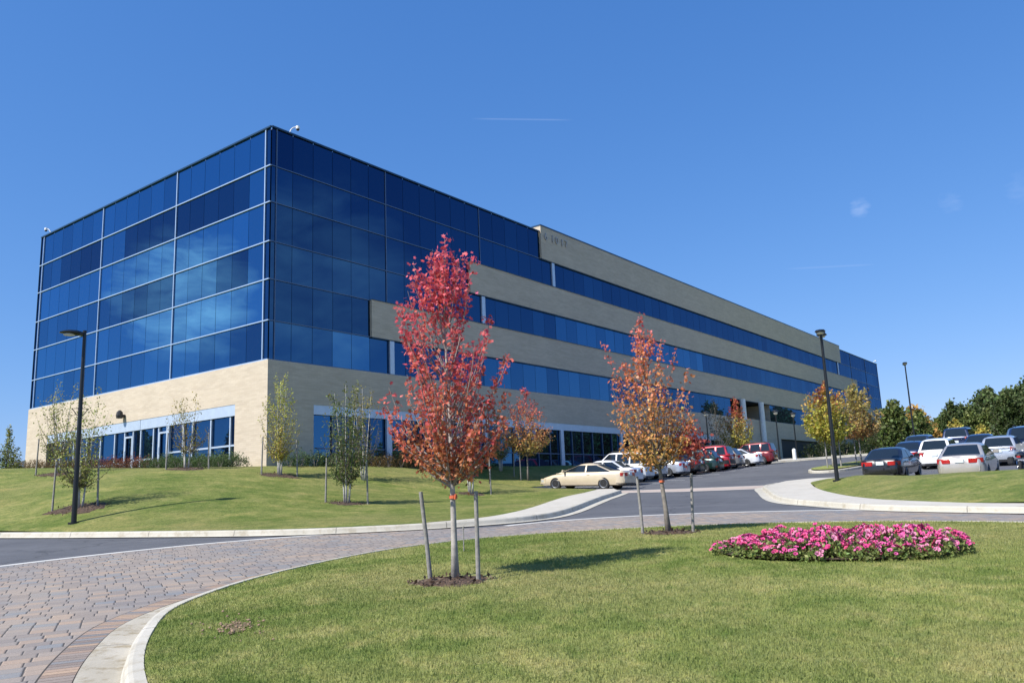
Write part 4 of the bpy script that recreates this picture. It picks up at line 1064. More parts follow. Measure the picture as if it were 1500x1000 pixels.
while cnt < 92 and tries < 6000:
    tries += 1
    a, b = pr.uniform(-1,1,2)
    if a*a+b*b > .97: continue
    p = bed_c+ax*BR*a+ay*BS*b
    if any(np.hypot(*(p-q)) < .165 for q in placed): continue
    placed.append(p); cnt += 1
    hgt = (.92+.40*(1-a*a-b*b)+.16*a)*pr.uniform(.75,1.25)
    r = empty('petunia', (p[0],p[1],zi(*p)+.03+.05*(1-a*a-b*b)), pr.uniform(0,6.28), 'pink petunia plant in the flower bed on the front lawn', 'flower', 'pink petunias in the round bed')
    r.scale = (1,1,hgt)
    o = bpy.data.objects.new('foliage', PF[cnt%3]); col.objects.link(o); o.parent = r
    for k in range(int(pr.integers(9,15))):
        o = bpy.data.objects.new('bloom', BLM[int(pr.integers(5))]); col.objects.link(o); o.parent = r
        e = pr.uniform(.15,1.25); t = pr.uniform(0,6.28); q = Vector((math.cos(t)*math.cos(e),math.sin(t)*math.cos(e),math.sin(e)))
        o.location = (q.x*.17,q.y*.17,q.z*.19+.05)
        o.rotation_euler = (q+Vector((0,0,.3))).to_track_quat('Z','Y').to_euler(); s = pr.uniform(.75,1.2); o.scale = (s,s,s)

# --- mown grass ------------------------------------------------------------------
def blades(name, poly, n, dmin, dmax, hfun, hgt, wid, holes=(), power=1.3, xlim=.72):
    gr = np.random.default_rng(len(name)+n)
    u = gr.uniform(0,1,n*3); k = 2-power
    y = ((dmax**k-dmin**k)*u+dmin**k)**(1/k)
    x = gr.uniform(-xlim,xlim,n*3)*y
    ok = inside(poly, x, y)
    for (cx,cy,rx,ry) in holes: ok &= ((x-cx)/rx)**2+((y-cy)/ry)**2 > 1
    x = x[ok][:n]; y = y[ok][:n]; m = len(x); z = hfun(x,y)
    a = gr.uniform(0,6.28,m); L_ = hgt*gr.uniform(.55,1.25,m); tl = gr.uniform(.05,.75,m); b = gr.uniform(0,6.28,m)
    w_ = wid*(.7+.05*y)*gr.uniform(.7,1.3,m)
    base = np.c_[x,y,z-.006]
    side = np.c_[np.cos(a)*w_, np.sin(a)*w_, np.zeros(m)]
    tip = base+np.c_[np.cos(b)*tl*L_, np.sin(b)*tl*L_, L_*(1-.35*tl)]
    V = np.stack([base-side, base+side, tip],1).reshape(-1,3)
    me = fast_mesh(name, V, np.arange(3*m).reshape(-1,3))
    o = link_mesh(name, me, M['blade']); return tag(o, 'short mown grass', 'grass', kind='stuff')
blades('grass', isl_in, 330000, 4.2, 19.2, hi, .045, .0042, [(-.92,11.4,.6,.58),(3.08,17.05,.6,.58),(bed_c[0],bed_c[1],1.6,1.0)], 1.25)
# bare earth patch with pebbles near the kerb
m = 90; pg = np.random.default_rng(3); P = np.array([-3.0,8.85])+pg.normal(size=(m,2))*np.array([.17,.30]); P[:,0] += (P[:,1]-8.85)*-.35
mb = MB()
for (x,y) in P:
    s = pg.uniform(.006,.020); z = zi(x,y)+.012
    mb.loft([[(x+s*r_*math.cos(t)*pg.uniform(.8,1.2), y+s*r_*math.sin(t), z+h_*s) for t in np.linspace(0,6.28,6,endpoint=False)] for r_,h_ in ((.8,0),(1,.5),(.4,1.1))])
tag(mb.build('gravel', plain('pebbles',(.27,.18,.115),.9,0,.4,40), None), 'brown clods and dead leaves on a bare patch of the front lawn', 'gravel', kind='stuff')
sheet('bare_soil', [(-3.0+.11*math.cos(t)*(1+.4*math.sin(3*t)+.2*math.sin(7*t))-.12*math.sin(t), 8.85+.30*math.sin(t)*(1+.3*math.sin(2*t)+.2*math.sin(5*t))) for t in np.linspace(0,6.28,26,endpoint=False)], .012, plain('bare_soil',(.15,.10,.06),.95,0,.35,14,.5), hi, .2)

# ------------------------------------------------------------------ lamps and street furniture
def lamp(x, y, z, h, heads, label, rz):
    r = empty('street_lamp', (x,y,z), rz, label, 'street lamp', 'black pole lamps')
    mb = MB(); mb.tube([(0,0,0),(0,0,h)], [.082,.052], 14); mb.build('pole', M['black'], r, True, sharp=.8)
    mb = MB(); mb.tube([(0,0,-.25),(0,0,.04)], .17, 16); mb.build('footing', M['black'], r, True, sharp=.8)
    mb = MB(); mb.tube([(0,0,h-.02),(0,0,h+.05)], .06, 12); mb.build('pole_cap', M['black'], r, True, sharp=.8)
    for sgn in heads:
        mb = MB()
        rings = []
        for (d, w_, zt, zb) in ((.04,.07,.05,-.08),(.14,.12,.08,-.09),(.26,.19,.10,-.08),(.48,.21,.09,-.05),(.64,.18,.05,-.03),(.74,.09,.0,-.03)):
            rings.append([(sgn*d, w_*c_, (h-.06)+(zt if s_ > 0 else zb)*abs(s_)+(0)) for c_, s_ in ((-1,0.0001),(-.75,.75),(0,1),(.75,.75),(1,0.0001),(.75,-.75),(0,-1),(-.75,-.75))])
        mb.loft(rings); hd = mb.build('lamp_head', M['black'], r, True, sharp=.9)
        mb = MB(); mb.loft([[(sgn*(.45+.19*c_*q), .14*s_*q, h-.06-.045-(.05 if q < .9 else 0)) for c_, s_ in [(math.cos(t),math.sin(t)) for t in np.linspace(0,6.28,14,endpoint=False)]] for q in (1.0,.86)])
        mb.build('lens', M['lens'], hd, True)
    return r
l1_ = lamp(-14.16,26.3,zl(-14.16,26.3)-.02,6.2,(-1,),'black single headed street lamp on the berm at the left', R(38))
mb = MB()
for s_ in (-1,1): mb.tube([(s_*.06,0,3.66),(s_*.24,0,3.66),(s_*.10,0,3.45),(s_*.05,0,3.45)], .016, 6)
mb.build('banner_bracket', M['black'], l1_)
lamp(12.62,32.6,zr(12.62,32.6)-.02,6.0,(-1,1),'black twin headed street lamp standing on the right lawn', R(66))
lamp(35.3,72.5,float(g(35.3,72.5))-.3,8.2,(-1,1),'most distant black twin headed lamp, before the wood', R(66))
def ped_lamp(x, y, z, h, label):
    r = empty('pedestrian_lamp', (x,y,z), 0, label, 'lamp post', 'short lamp posts by the entrance')
    mb = MB(); mb.tube([(0,0,-.2),(0,0,.3),(0,0,.32),(0,0,h)], [.13,.12,.07,.055], 10); mb.build('post', M['black'], r, True, sharp=.7)
    mb = MB(); mb.loft([[(q*math.cos(t),q*math.sin(t),h+zz) for t in np.linspace(0,6.28,10,endpoint=False)] for q,zz in ((.08,0),(.2,.12),(.2,.30))]); mb.build('lantern', M['lens'], r, True)
    mb = MB(); mb.loft([[(q*math.cos(t),q*math.sin(t),h+zz) for t in np.linspace(0,6.28,10,endpoint=False)] for q,zz in ((.34,.30),(.30,.38),(.05,.5))]); mb.build('lantern_hood', M['black'], r, True, sharp=.7)
ped_lamp(25.0,78.0,float(g(25.0,78))+.1,4.3,'left of two short lamp posts before the far doors')
ped_lamp(27.0,79.0,float(g(27,79))+.1,4.0,'right of two short lamp posts before the far doors')
ped_lamp(16.5,70.2,1.6,4.2,'short lamp post beside the dark tree by the brick wall')
mb = MB(); mb.tube([(0,0,-.1),(0,0,.85),(0,0,.95)], [.16,.16,.05], 14); o = mb.build('bollard', M['white'], None, True, sharp=.6); o.location = (24.0,70.9,float(g(24,70.9))+.13); tag(o,'white bollard on the walk past the burgundy truck','bollard')
# dark post on the lawn behind the crimson maple
r = empty('lamp_post', (-1.35,40.2,zl(-1.35,40.2)), 0, 'slim black lamp post on the lawn behind the crimson maple', 'lamp post')
mb = MB(); mb.tube([(0,0,-.2),(0,0,3.9)], [.06,.05], 10); mb.build('post', M['black'], r, True)
mb = MB(); mb.loft([[(q*math.cos(t),q*math.sin(t),3.9+zz) for t in np.linspace(0,6.28,12,endpoint=False)] for q,zz in ((.06,0),(.22,.05),(.24,.12),(.08,.2))]); mb.build('lamp_head', M['black'], r, True, sharp=.7)
# handrail at the far left
r = empty('handrail', (-27.2,43.5,zl(-27.2,43.5)), R(30), 'black metal handrail at the far left of the lawn', 'handrail')
mb = MB(); mb.tube([(-1.6,0,.95),(0,0,.95),(0,0,-.2)], .03, 8); mb.build('rail', M['black'], r, True); mb = MB(); mb.tube([(-1.6,0,.95),(-1.6,0,-.2)], .03, 8); mb.tube([(-1.6,0,.5),(0,0,.5)], .02, 6); mb.build('rail_post', M['black'], r, True)

# ------------------------------------------------------------------ cars
def carpaint(name, c, metal=.25):
    m, nt, b = newmat(name); co = objco(nt)
    n1 = noise(nt, co, 3, 3)
    L(nt, ramp(nt, n1, [(.3, tuple(x*.94 for x in c)), (.7, tuple(min(1,x*1.05) for x in c))]), b.inputs['Base Color'])
    b.inputs['Metallic'].default_value = metal; b.inputs['Roughness'].default_value = .32
    b.inputs['Coat Weight'].default_value = 1.0; b.inputs['Coat Roughness'].default_value = .03
    return m
WELL = plain('wheel_well', (.008,.008,.008), .9)

STY = {
 # length, half width, roof, belt; lower-body top line (x from rear, z); cabin x: rear base, rear top, front top, front base; wheels x; roof half width; nose bottom
 'sedan': dict(L=4.6, hw=.88, roof=1.42, belt=.93, top=[(-2.30,.60),(-2.27,.86),(-2.16,.97),(-1.62,1.0),(-.5,.955),(.98,.93),(1.55,.86),(2.02,.74),(2.24,.62),(2.30,.45)], cab=(-1.80,-.92,.14,1.12), wh=(-1.33,1.36), rw=.62, wr=.31, pil=(-1.02,-.36)),
 'coupe_sedan': dict(L=5.1, hw=.93, roof=1.40, belt=.90, top=[(-2.55,.62),(-2.52,.88),(-2.40,.99),(-1.75,1.0),(-.5,.94),(1.05,.90),(1.75,.80),(2.25,.66),(2.49,.54),(2.55,.40)], cab=(-2.05,-.78,.05,1.36), wh=(-1.40,1.50), rw=.62, wr=.33, pil=(-1.10,-.32)),
 'suv': dict(L=4.55, hw=.90, roof=1.78, belt=1.06, top=[(-2.27,.62),(-2.25,.95),(-2.21,1.06),(-1.2,1.07),(.95,1.06),(1.55,1.01),(2.05,.94),(2.22,.78),(2.27,.5)], cab=(-2.20,-2.02,.12,.92), wh=(-1.35,1.38), rw=.68, wr=.37, pil=(-1.30,-.42)),
 'wagon': dict(L=4.6, hw=.88, roof=1.50, belt=.94, top=[(-2.30,.58),(-2.27,.86),(-2.22,.95),(-1.2,.97),(.98,.95),(1.55,.87),(2.05,.76),(2.24,.62),(2.30,.45)], cab=(-2.20,-1.82,.15,1.05), wh=(-1.34,1.36), rw=.64, wr=.32, pil=(-1.15,-.38)),
 'hatch': dict(L=4.3, hw=.86, roof=1.58, belt=.98, top=[(-2.15,.56),(-2.12,.82),(-2.04,.97),(-1.2,.99),(.85,.98),(1.45,.93),(1.92,.82),(2.10,.66),(2.15,.48)], cab=(-2.00,-1.55,.10,.86), wh=(-1.22,1.30), rw=.62, wr=.32, pil=(-1.05,-.36)),
}
def car(style, paint, x, y, head, label, group, z=None, pitch=None, name='parked_car', cat='car', trim=None, parts_dark=False):
    S = STY[style]; Ln, hw, roof, belt = S['L'], S['hw'], S['roof'], S['belt']
    fx, fy = math.cos(head), math.sin(head)
    zc = float(g(x,y)) if z is None else z
    rt = empty(name, (x,y,zc), head, label, cat, group)
    dz = float(g(x+fx,y+fy)-g(x-fx,y-fy))/2; rt.rotation_euler = (0,-math.atan(dz),head)
    X_ = np.array([p[0] for p in S['top']]); Z_ = np.array([p[1] for p in S['top']])
    def half(xx):
        e = abs(xx)/(Ln/2); return hw*(1-.05*e**2-.17*max(0,(e-.8)/.2)**2.2)
    xs = np.unique(np.r_[np.linspace(-Ln/2, Ln/2, 30), X_])
    rings = []
    for xx in xs:
        zt = float(np.interp(xx, X_, Z_)); e = abs(xx)/(Ln/2); zb = .20+.16*max(0,(e-.86)/.14)**1.5
        zb = min(zb, zt-.12); w_ = half(xx); hgt = zt-zb
        prof = [(.0,zb),(.80*w_,zb),(.95*w_,zb+.07*hgt),(.985*w_,zb+.22*hgt),(w_,zb+.48*hgt),(.985*w_,zb+.72*hgt),(.955*w_,zb+.88*hgt),(.89*w_,zb+.965*hgt),(.74*w_,zt),(.4*w_,zt+.012),(0,zt+.016)]
        rings.append([(xx,-a,b) for a,b in prof]+[(xx,a,b) for a,b in prof[-2:0:-1]])
    mb = MB(); mb.loft(rings)
    body = mb.build('body', [paint, WELL], rt)
    # cabin
    rb, rtp, ft, fb = S['cab']; hb = hw*.93; ht = S['rw']
    def wz(zz): return hb+(ht-hb)*np.clip((zz-belt)/(roof-belt),0,1.1)
    cx = np.unique(np.r_[np.linspace(rb-.1, rtp, 9), np.linspace(rtp, ft, 11), np.linspace(ft, fb+.1, 10)])
    gx = np.linspace(rb-.4, fb+.4, 161)      # roof line eased at the corners
    gzz = np.interp(gx, [rb,rtp,(rtp*.55+ft*.45),ft,fb], [belt-.03,roof-.03,roof+.01,roof-.03,belt-.03])
    kk = np.exp(-np.linspace(-2,2,17)**2); gzz = np.convolve(np.pad(gzz,8,'edge'), kk/kk.sum(), 'valid')
    rings = []
    for xx in cx:
        zt = float(np.interp(xx, gx, gzz))
        wt = wz(zt); rd = min(.13, max(.01,(zt-belt+.03)*.5))
        low = belt-.06
        prof = [(0,low),(wz(belt),low),(wz(belt),belt-.02),(wz(zt-rd*.6),zt-rd*.6),(wz(zt)-rd*.25,zt-rd*.22),(wt-rd*1.1,zt),(wt*.4,zt+.012),(0,zt+.016)]
        rings.append([(xx,-a,b) for a,b in prof]+[(xx,a,b) for a,b in prof[-2:0:-1]])
    mb = MB(); mb.loft(rings); cab = mb.build('cab', [paint], rt)
    # wheel openings
    cut = MB()
    for wx in S['wh']:
        for s_ in (-1,1):
            cut.tube([(wx,s_*(hw-.27),S['wr']),(wx,s_*(hw+.2),S['wr'])], S['wr']+.055, 26)
    cu = cut.build('cut', [paint, WELL]); cu.data.polygons.foreach_set('material_index', [1]*len(cu.data.polygons))
    md = body.modifiers.new('b','BOOLEAN'); md.operation='DIFFERENCE'; md.object = cu; md.solver='EXACT'
    dg = bpy.context.evaluated_depsgraph_get(); dg.update()
    me = bpy.data.meshes.new_from_object(body.evaluated_get(dg)); body.modifiers.clear()
    bm = bmesh.new(); bm.from_mesh(me); bm.from_mesh(cab.data); bm.to_mesh(me); bm.free()
    body.data = me
    me.polygons.foreach_set('use_smooth',[True]*len(me.polygons)); me.set_sharp_from_angle(angle=R(38))
    bpy.data.objects.remove(cu); bpy.data.objects.remove(cab)
    # glass
    def plate(pts, nm, m, th=.012):
        pts = [Vector(p) for p in pts]; n = (pts[1]-pts[0]).cross(pts[2]-pts[0]).normalized()
        mb = MB(); k = len(pts); mb.add([p for p in pts]+[p-n*th for p in pts], [tuple(range(k)), tuple(range(2*k-1,k-1,-1))]+[(i,(i+1)%k,(i+1)%k+k,i+k) for i in range(k)])
        return mb.build(nm, m, rt)
    zl_, zu = belt+.035, roof-.115
    def edge(zz, fr, ins):   # x of the cabin outline at height zz
        t = (zz-belt)/(roof-.03-belt)
        return (fb+(ft-fb)*t-ins) if fr else (rb+(rtp-rb)*t+ins)
    p1, p2 = S['pil']
    for s_ in (-1,1):
        def sp(xx, zz): return (xx, s_*(wz(zz)+.010), zz)
        segs = [(p2+.045, None), (p1+.05 if style in('suv','wagon','hatch') else None, p2-.045)]
        if style in ('suv','wagon','hatch'): segs.append((None, p1-.05))
        for a, b in segs:
            q = []
            xl0, xl1 = (a, a) if a is not None else (edge(zl_,False,.16), edge(zu,False,.12))
            xr0, xr1 = (b, b) if b is not None else (edge(zl_,True,.20), edge(zu,True,.14))
            pts = [sp(xl0,zl_), sp(xr0,zl_), sp(xr1,zu), sp(xl1,zu)]
            if s_ > 0: pts = pts[::-1]
            plate(pts, 'side_window', M['carglass'])
        # mirror and handles
        mm = MB(); mx = fb-.42
        mm.loft([[(mx+dx_, s_*(hw*.93+dy), belt+.02+dz_) for dx_,dz_ in ((-.03*q,0),(.06*q,-.01),(.06*q,.13*q),(-.03*q,.14*q))] for dy,q in ((.0,.7),(.06,1),(.2,1),(.23,.8))])
        mm.build('side_mirror', paint if not trim else trim, rt, bevel=.012)
        for hx in (p2-.18, p1-.22 if style != 'coupe_sedan' else None):
            if hx is None: continue
            hm = MB(); hm.box(hx-.09,hx+.09,s_*hw*.975-.012,s_*hw*.975+.022,belt-.14,belt-.105); hm.build('door_handle', paint, rt, bevel=.008)
    def slant(fr, ins_l, ins_u, nm):
        xa, xb = (fb, ft) if fr else (rb, rtp)
        sg = 1 if fr else -1
        n = Vector((sg*(roof-belt), 0, abs(xa-xb))).normalized()
        za, zb_ = belt+ins_l, roof-.03-ins_u; pts = []
        for zz, sh in ((za,1),(zb_,1)):
            t = (zz-(belt-.03))/(roof-(belt)); xx = xa+(xb-xa)*t
            for k in ((-1,0,1) if zz == za else (1,0,-1)):
                pts.append(Vector((xx, k*(wz(zz)-.13), zz+(.012 if k == 0 else 0)))+n*.022)
        if not fr: pts = pts[::-1]
        return plate(pts, nm, M['carglass'], .02)
    slant(True, .03, .05, 'windshield'); slant(False, .05, .06, 'rear_window')
    # lamps, bumpers, plates that wrap round the ends
    def wrap(rear, y0, side, z0, z1, nm, m, s_, pr=.012, parent=None):
        sg = -1 if rear else 1
        e = sg*Ln/2
        path = [(e+sg*pr, s_*y0)]
        yr = half(e)*.96
        path += [(e+sg*pr*.9, s_*yr*.86), (e-sg*.03, s_*(yr*.97)), ]
        for k in (.1,.2,.3,.45,.6,.8):
            if k*1.0 <= side: path.append((e-sg*k, s_*(half(e-sg*k)+pr)))
        top = [(p[0], p[1], z1) for p in path]; bot = [(p[0], p[1], z0) for p in path]
        inn = [(p[0]-sg*.05, p[1]-s_*.05, z1) for p in path]; inb = [(p[0]-sg*.05, p[1]-s_*.05, z0) for p in path]
        mb = MB(); mb.loft([[a,b,c,d] for a,b,c,d in zip(top,bot,inb,inn)])
        return mb.build(nm, m, parent or rt, True, sharp=.7)
    hz = float(np.interp(Ln/2-.10, X_, Z_)); sed = style in ('sedan','coupe_sedan')
    for s_ in (-1,1):
        if style == 'suv': wrap(True, .62, .12, .92, 1.30 if False else 1.16, 'taillight', M['redlens'], s_)
        elif style in ('wagon',): wrap(True, .56, .2, .74, .95, 'taillight', M['redlens'], s_)
        elif style == 'hatch': wrap(True, .60, .12, .72, .92, 'taillight', M['redlens'], s_)
        else: wrap(True, .34, .22, .70, .87, 'taillight', M['redlens'], s_)
        wrap(False, .42, .3, hz-.14, hz-.025, 'headlight', M['clearlens'], s_)
    bl = trim or paint
    for rear, nm in ((True,'rear_bumper'),(False,'front_bumper')):
        mb = MB(); sg = -1 if rear else 1; e = sg*Ln/2; path = []
        for s_ in (-1,1):
            P_ = [(e+sg*.035, 0),(e+sg*.03, s_*half(e)*.6),(e+sg*.0, s_*half(e)*.93),(e-sg*.08, s_*(half(e-sg*.08)+.012)),(e-sg*.3, s_*(half(e-sg*.3)+.010)),(e-sg*.44, s_*(half(e-sg*.44)+.006))]
            path += P_[::-1] if s_ < 0 else P_[1:]
        zl2, zh2 = (.34,.60) if style != 'suv' else (.42,.70)
        mb.loft([[(p[0],p[1],zh2),(p[0]+sg*.012*(abs(p[1])<hw*.8),p[1],(zl2+zh2)/2),(p[0],p[1],zl2),(p[0]-sg*.06,p[1]*.93,zl2),(p[0]-sg*.06,p[1]*.93,zh2)] for p in path])
        mb.build(nm, bl, rt, True, sharp=.6)
    zp = .80 if style in ('sedan','coupe_sedan') else (.86 if style == 'suv' else .78)
    mb = MB(); mb.box(-Ln/2-.022,-Ln/2+.01,-.155,.155,zp-.08,zp+.08); mb.build('licence_plate', M['plate'], rt, bevel=.006)
    mb = MB(); mb.box(-Ln/2-.016,-Ln/2+.02,-.5,.5,.345-.12,.335); mb.build('lower_valance', M['darkplastic'], rt)
    mb = MB(); mb.box(Ln/2-.03,Ln/2+.012,-.4,.4,hz-.13,hz-.05); mb.build('grille', M['darkplastic'], rt)
    if style == 'suv':
        mb = MB()
        for s_ in (-1,1): mb.tube([(-1.7,s_*.55,roof+.01),(-1.6,s_*.55,roof+.06),(-.1,s_*.55,roof+.06),(0,s_*.55,roof+.01)], .018, 6)
        mb.build('roof_rack', M['darkplastic'], rt, True)
    # wheels
    for wx in S['wh']:
        for s_ in (-1,1):
            W = empty('wheel', (wx, s_*(hw-.115), S['wr'])); W.parent = rt
            r_ = S['wr']; mb = MB()
            mb.loft([[(rr*math.cos(t), yy, rr*math.sin(t)) for t in np.linspace(0,2*math.pi,28,endpoint=False)] for yy,rr in ((-.1,r_*.62),(-.1,r_*.93),(-.08,r_),(.08,r_),(.1,r_*.93),(.1,r_*.62))])
            mb.build('tyre', M['rubber'], W, True, sharp=.7)
            mb = MB()
            mb.loft([[(rr*math.cos(t), s_*yy, rr*math.sin(t)) for t in np.linspace(0,2*math.pi,28,endpoint=False)] for yy,rr in ((.02,r_*.30),(.02,r_*.60),(.10,r_*.62),(.104,r_*.66),(.098,r_*.68))], cap=False)
            for k in range(7):
                a = 2*math.pi*k/7; c_, q_ = math.cos(a), math.sin(a)
                mb.add([( .07*r_*-q_+.08*r_*c_, s_*.075, .07*r_*c_+.08*r_*q_),(.07*r_*q_+.08*r_*c_, s_*.075, -.07*r_*c_+.08*r_*q_),(.085*r_*q_+.64*r_*c_, s_*.088, -.085*r_*c_+.64*r_*q_),(-.085*r_*q_+.64*r_*c_, s_*.088, .085*r_*c_+.64*r_*q_)], [(0,1,2,3)])
            mb.loft([[(rr*math.cos(t), s_*yy, rr*math.sin(t)) for t in np.linspace(0,2*math.pi,14,endpoint=False)] for yy,rr in ((.06,r_*.17),(.095,r_*.16),(.10,r_*.05))])
            mb.build('rim', M['rim'], W)
            mb = MB(); mb.loft([[(rr*math.cos(t), s_*yy, rr*math.sin(t)) for t in np.linspace(0,2*math.pi,20,endpoint=False)] for yy,rr in ((.0,r_*.6),(.012,r_*.59))]); mb.build('brake_disc', WELL, W)
    return rt

PT = {k: carpaint(k+'_paint', c, mt) for k,(c,mt) in dict(gold=((.68,.56,.39),.2), pearl_white=((.72,.73,.76),.15), white=((.78,.78,.77),.0), silver=((.50,.53,.58),.55), black=((.008,.008,.010),.1), dark_green=((.010,.035,.030),.3), red=((.42,.010,.022),.15), grey=((.20,.19,.18),.5), burgundy=((.17,.010,.012),.25), navy=((.012,.022,.065),.3), slate=((.03,.05,.10),.4), champagne=((.55,.50,.44),.5), steel=((.10,.16,.26),.5)).items()}
HL = math.atan2(.60,-.80)+R(5)      # noses towards the building
row0 = np.array([2.4,44.5])
LOT = 'cars parked in a row along the shaded front'
def left_car(s, off, style, paint, label, trim=None, hd=0.0):
    p = row0+dv*s+np.array([-.80,.60])*off
    return car(style, PT[paint], p[0], p[1], HL+R(hd), label, LOT, trim=trim)
left_car(1.15,-.9,'coupe_sedan','gold','long gold sedan, first in the row beside the building')
left_car(4.4,0,'sedan','pearl_white','white sedan with orange red tail lamps right behind the gold one')
left_car(7.1,.6,'suv','white','white four wheel drive with dark side windows behind the white sedan', M['white'])
left_car(9.6,.9,'wagon','silver','silver estate car mostly hidden by the orange maple trunk')
left_car(12.2,.5,'sedan','silver','silver sedan with alloy rims just right of the orange maple trunk')
left_car(14.8,.5,'sedan','black','black sedan between the silver sedan and the dark green car')
left_car(17.4,0,'hatch','dark_green','dark green small utility car with pale rims before the bright red one')
left_car(20.1,.3,'suv','red','bright red four wheel drive in the middle of the row', M['darkplastic'])
left_car(22.75,.4,'hatch','grey','grey hatchback between the bright red car and the white sedan')
left_car(25.4,0,'sedan','pearl_white','white sedan next to the burgundy truck')
left_car(29.0,0,'suv','burgundy','burgundy four wheel drive with blue tinted glass at the far end of the row')
RG = 'cars parked on the right of the lot'
HR = math.atan2(.80,.60)
def right_car(x, y, style, paint, label, hd=0, trim=None): return car(style, PT[paint], x, y, HR+R(hd), label, RG, trim=trim)
right_car(17.15,37.6,'sedan','black','black sedan seen from behind beside the right lawn')
right_car(18.5,33.7,'sedan','champagne','champagne sedan with wide red tail lamps, nearest on the right')
right_car(23.6,45.6,'hatch','white','rounded white hatchback left of the champagne sedan')
right_car(26.0,43.8,'wagon','silver','silver estate car behind the motorcycle')
right_car(23.3,47.6+.6,'sedan','navy','navy sedan whose roof shows behind the black sedan')
right_car(26.6,53.6,'hatch','slate','slate blue hatchback with a round red lamp above the black sedan')
right_car(29.0,51.0,'sedan','navy','navy sedan between the white hatchback and the silver estate')
right_car(31.0,57.0,'suv','navy','dark blue four wheel drive furthest back, before the orange tree')
right_car(29.6,47.6,'suv','navy','dark blue four wheel drive facing forward at the right edge',180)
right_car(35.2,56.8,'wagon','steel','light blue estate car behind the blue four wheel drive at the right edge')
# a motorcycle between the champagne sedan and the silver wagon
def motorcycle(x, y, head, label):
    r = empty('motorcycle', (x,y,float(g(x,y))), head, label, 'motorcycle')
    for wx in (-.72,.72):
        W = empty('wheel', (wx,0,.31)); W.parent = r
        mb = MB(); mb.loft([[(rr*math.cos(t), yy, rr*math.sin(t)) for t in np.linspace(0,2*math.pi,24,endpoint=False)] for yy,rr in ((-.05,.22),(-.065,.27),(0,.315),(.065,.27),(.05,.22))]); mb.build('tyre', M['rubber'], W, True)
        mb = MB(); mb.loft([[(rr*math.cos(t), yy, rr*math.sin(t)) for t in np.linspace(0,2*math.pi,24,endpoint=False)] for yy,rr in ((-.055,.2),(-.055,.23),(.055,.23),(.055,.2))], cap=False); mb.tube([(-.2,0,0),(.2,0,0)],.02,6); mb.tube([(0,0,-.2),(0,0,.2)],.02,6); mb.build('rim', M['chrome'], W, True)
    mb = MB(); mb.loft([[(xx, w_*math.cos(t), zc+h_*math.sin(t)) for t in np.linspace(0,2*math.pi,12,endpoint=False)] for xx,w_,zc,h_ in ((-.15,.10,.82,.05),(0,.16,.86,.10),(.25,.17,.88,.12),(.45,.08,.86,.07))]); mb.build('fuel_tank', PT['black'], r, True)
    mb = MB(); mb.loft([[(xx, w_*math.cos(t), zc+h_*math.sin(t)) for t in np.linspace(0,2*math.pi,12,endpoint=False)] for xx,w_,zc,h_ in ((-.95,.08,.80,.05),(-.75,.15,.80,.07),(-.4,.15,.76,.06),(-.1,.10,.78,.05))]); mb.build('seat', M['darkplastic'], r, True)
    mb = MB(); mb.box(-.3,.35,-.16,.16,.3,.66); mb.build('engine', M['chrome'], r, bevel=.05)
    mb = MB()
    for s_ in (-1,1): mb.tube([(.72,s_*.09,.31),(.48,s_*.09,.98)], .025, 8); mb.tube([(-.72,s_*.10,.31),(-.4,s_*.13,.6)], .025, 8)
    mb.build('fork', M['chrome'], r, True)
    mb = MB(); mb.tube([(.28,-.42,1.02),(.42,-.22,1.05),(.46,0,1.0),(.42,.22,1.05),(.28,.42,1.02)], .018, 8); mb.build('handlebar', M['chrome'], r, True)
    mb = MB(); mb.loft([[(.56,-.2,.98),(.56,.2,.98),(.57,.2,.98),(.57,-.2,.98)],[(.42,-.18,1.28),(.42,.18,1.28),(.43,.18,1.28),(.43,-.18,1.28)]]); mb.build('windscreen', M['clearlens'], r)
    mb = MB(); mb.loft([[(xx, q*math.cos(t), .90+q*math.sin(t)) for t in np.linspace(0,2*math.pi,14,endpoint=False)] for xx,q in ((.5,.05),(.56,.10),(.66,.10),(.68,.08))]); mb.build('headlight', M['chrome'], r, True)
    for s_ in (-1,1):
        mb = MB(); mb.loft([[(xx, s_*.30+w_*c_, .62+h_*q_) for c_,q_ in ((-1,-1),(1,-1),(1,1),(-1,1))] for xx,w_,h_ in ((-.95,.09,.13),(-.5,.11,.16))]); mb.build('saddlebag', M['darkplastic'], r, bevel=.03)
    mb = MB(); mb.box(-1.0,-.96,-.06,.06,.72,.78); mb.build('taillight', M['redlens'], r)
motorcycle(19.75,32.2,HR,'black and chrome motorcycle parked beside the champagne sedan')

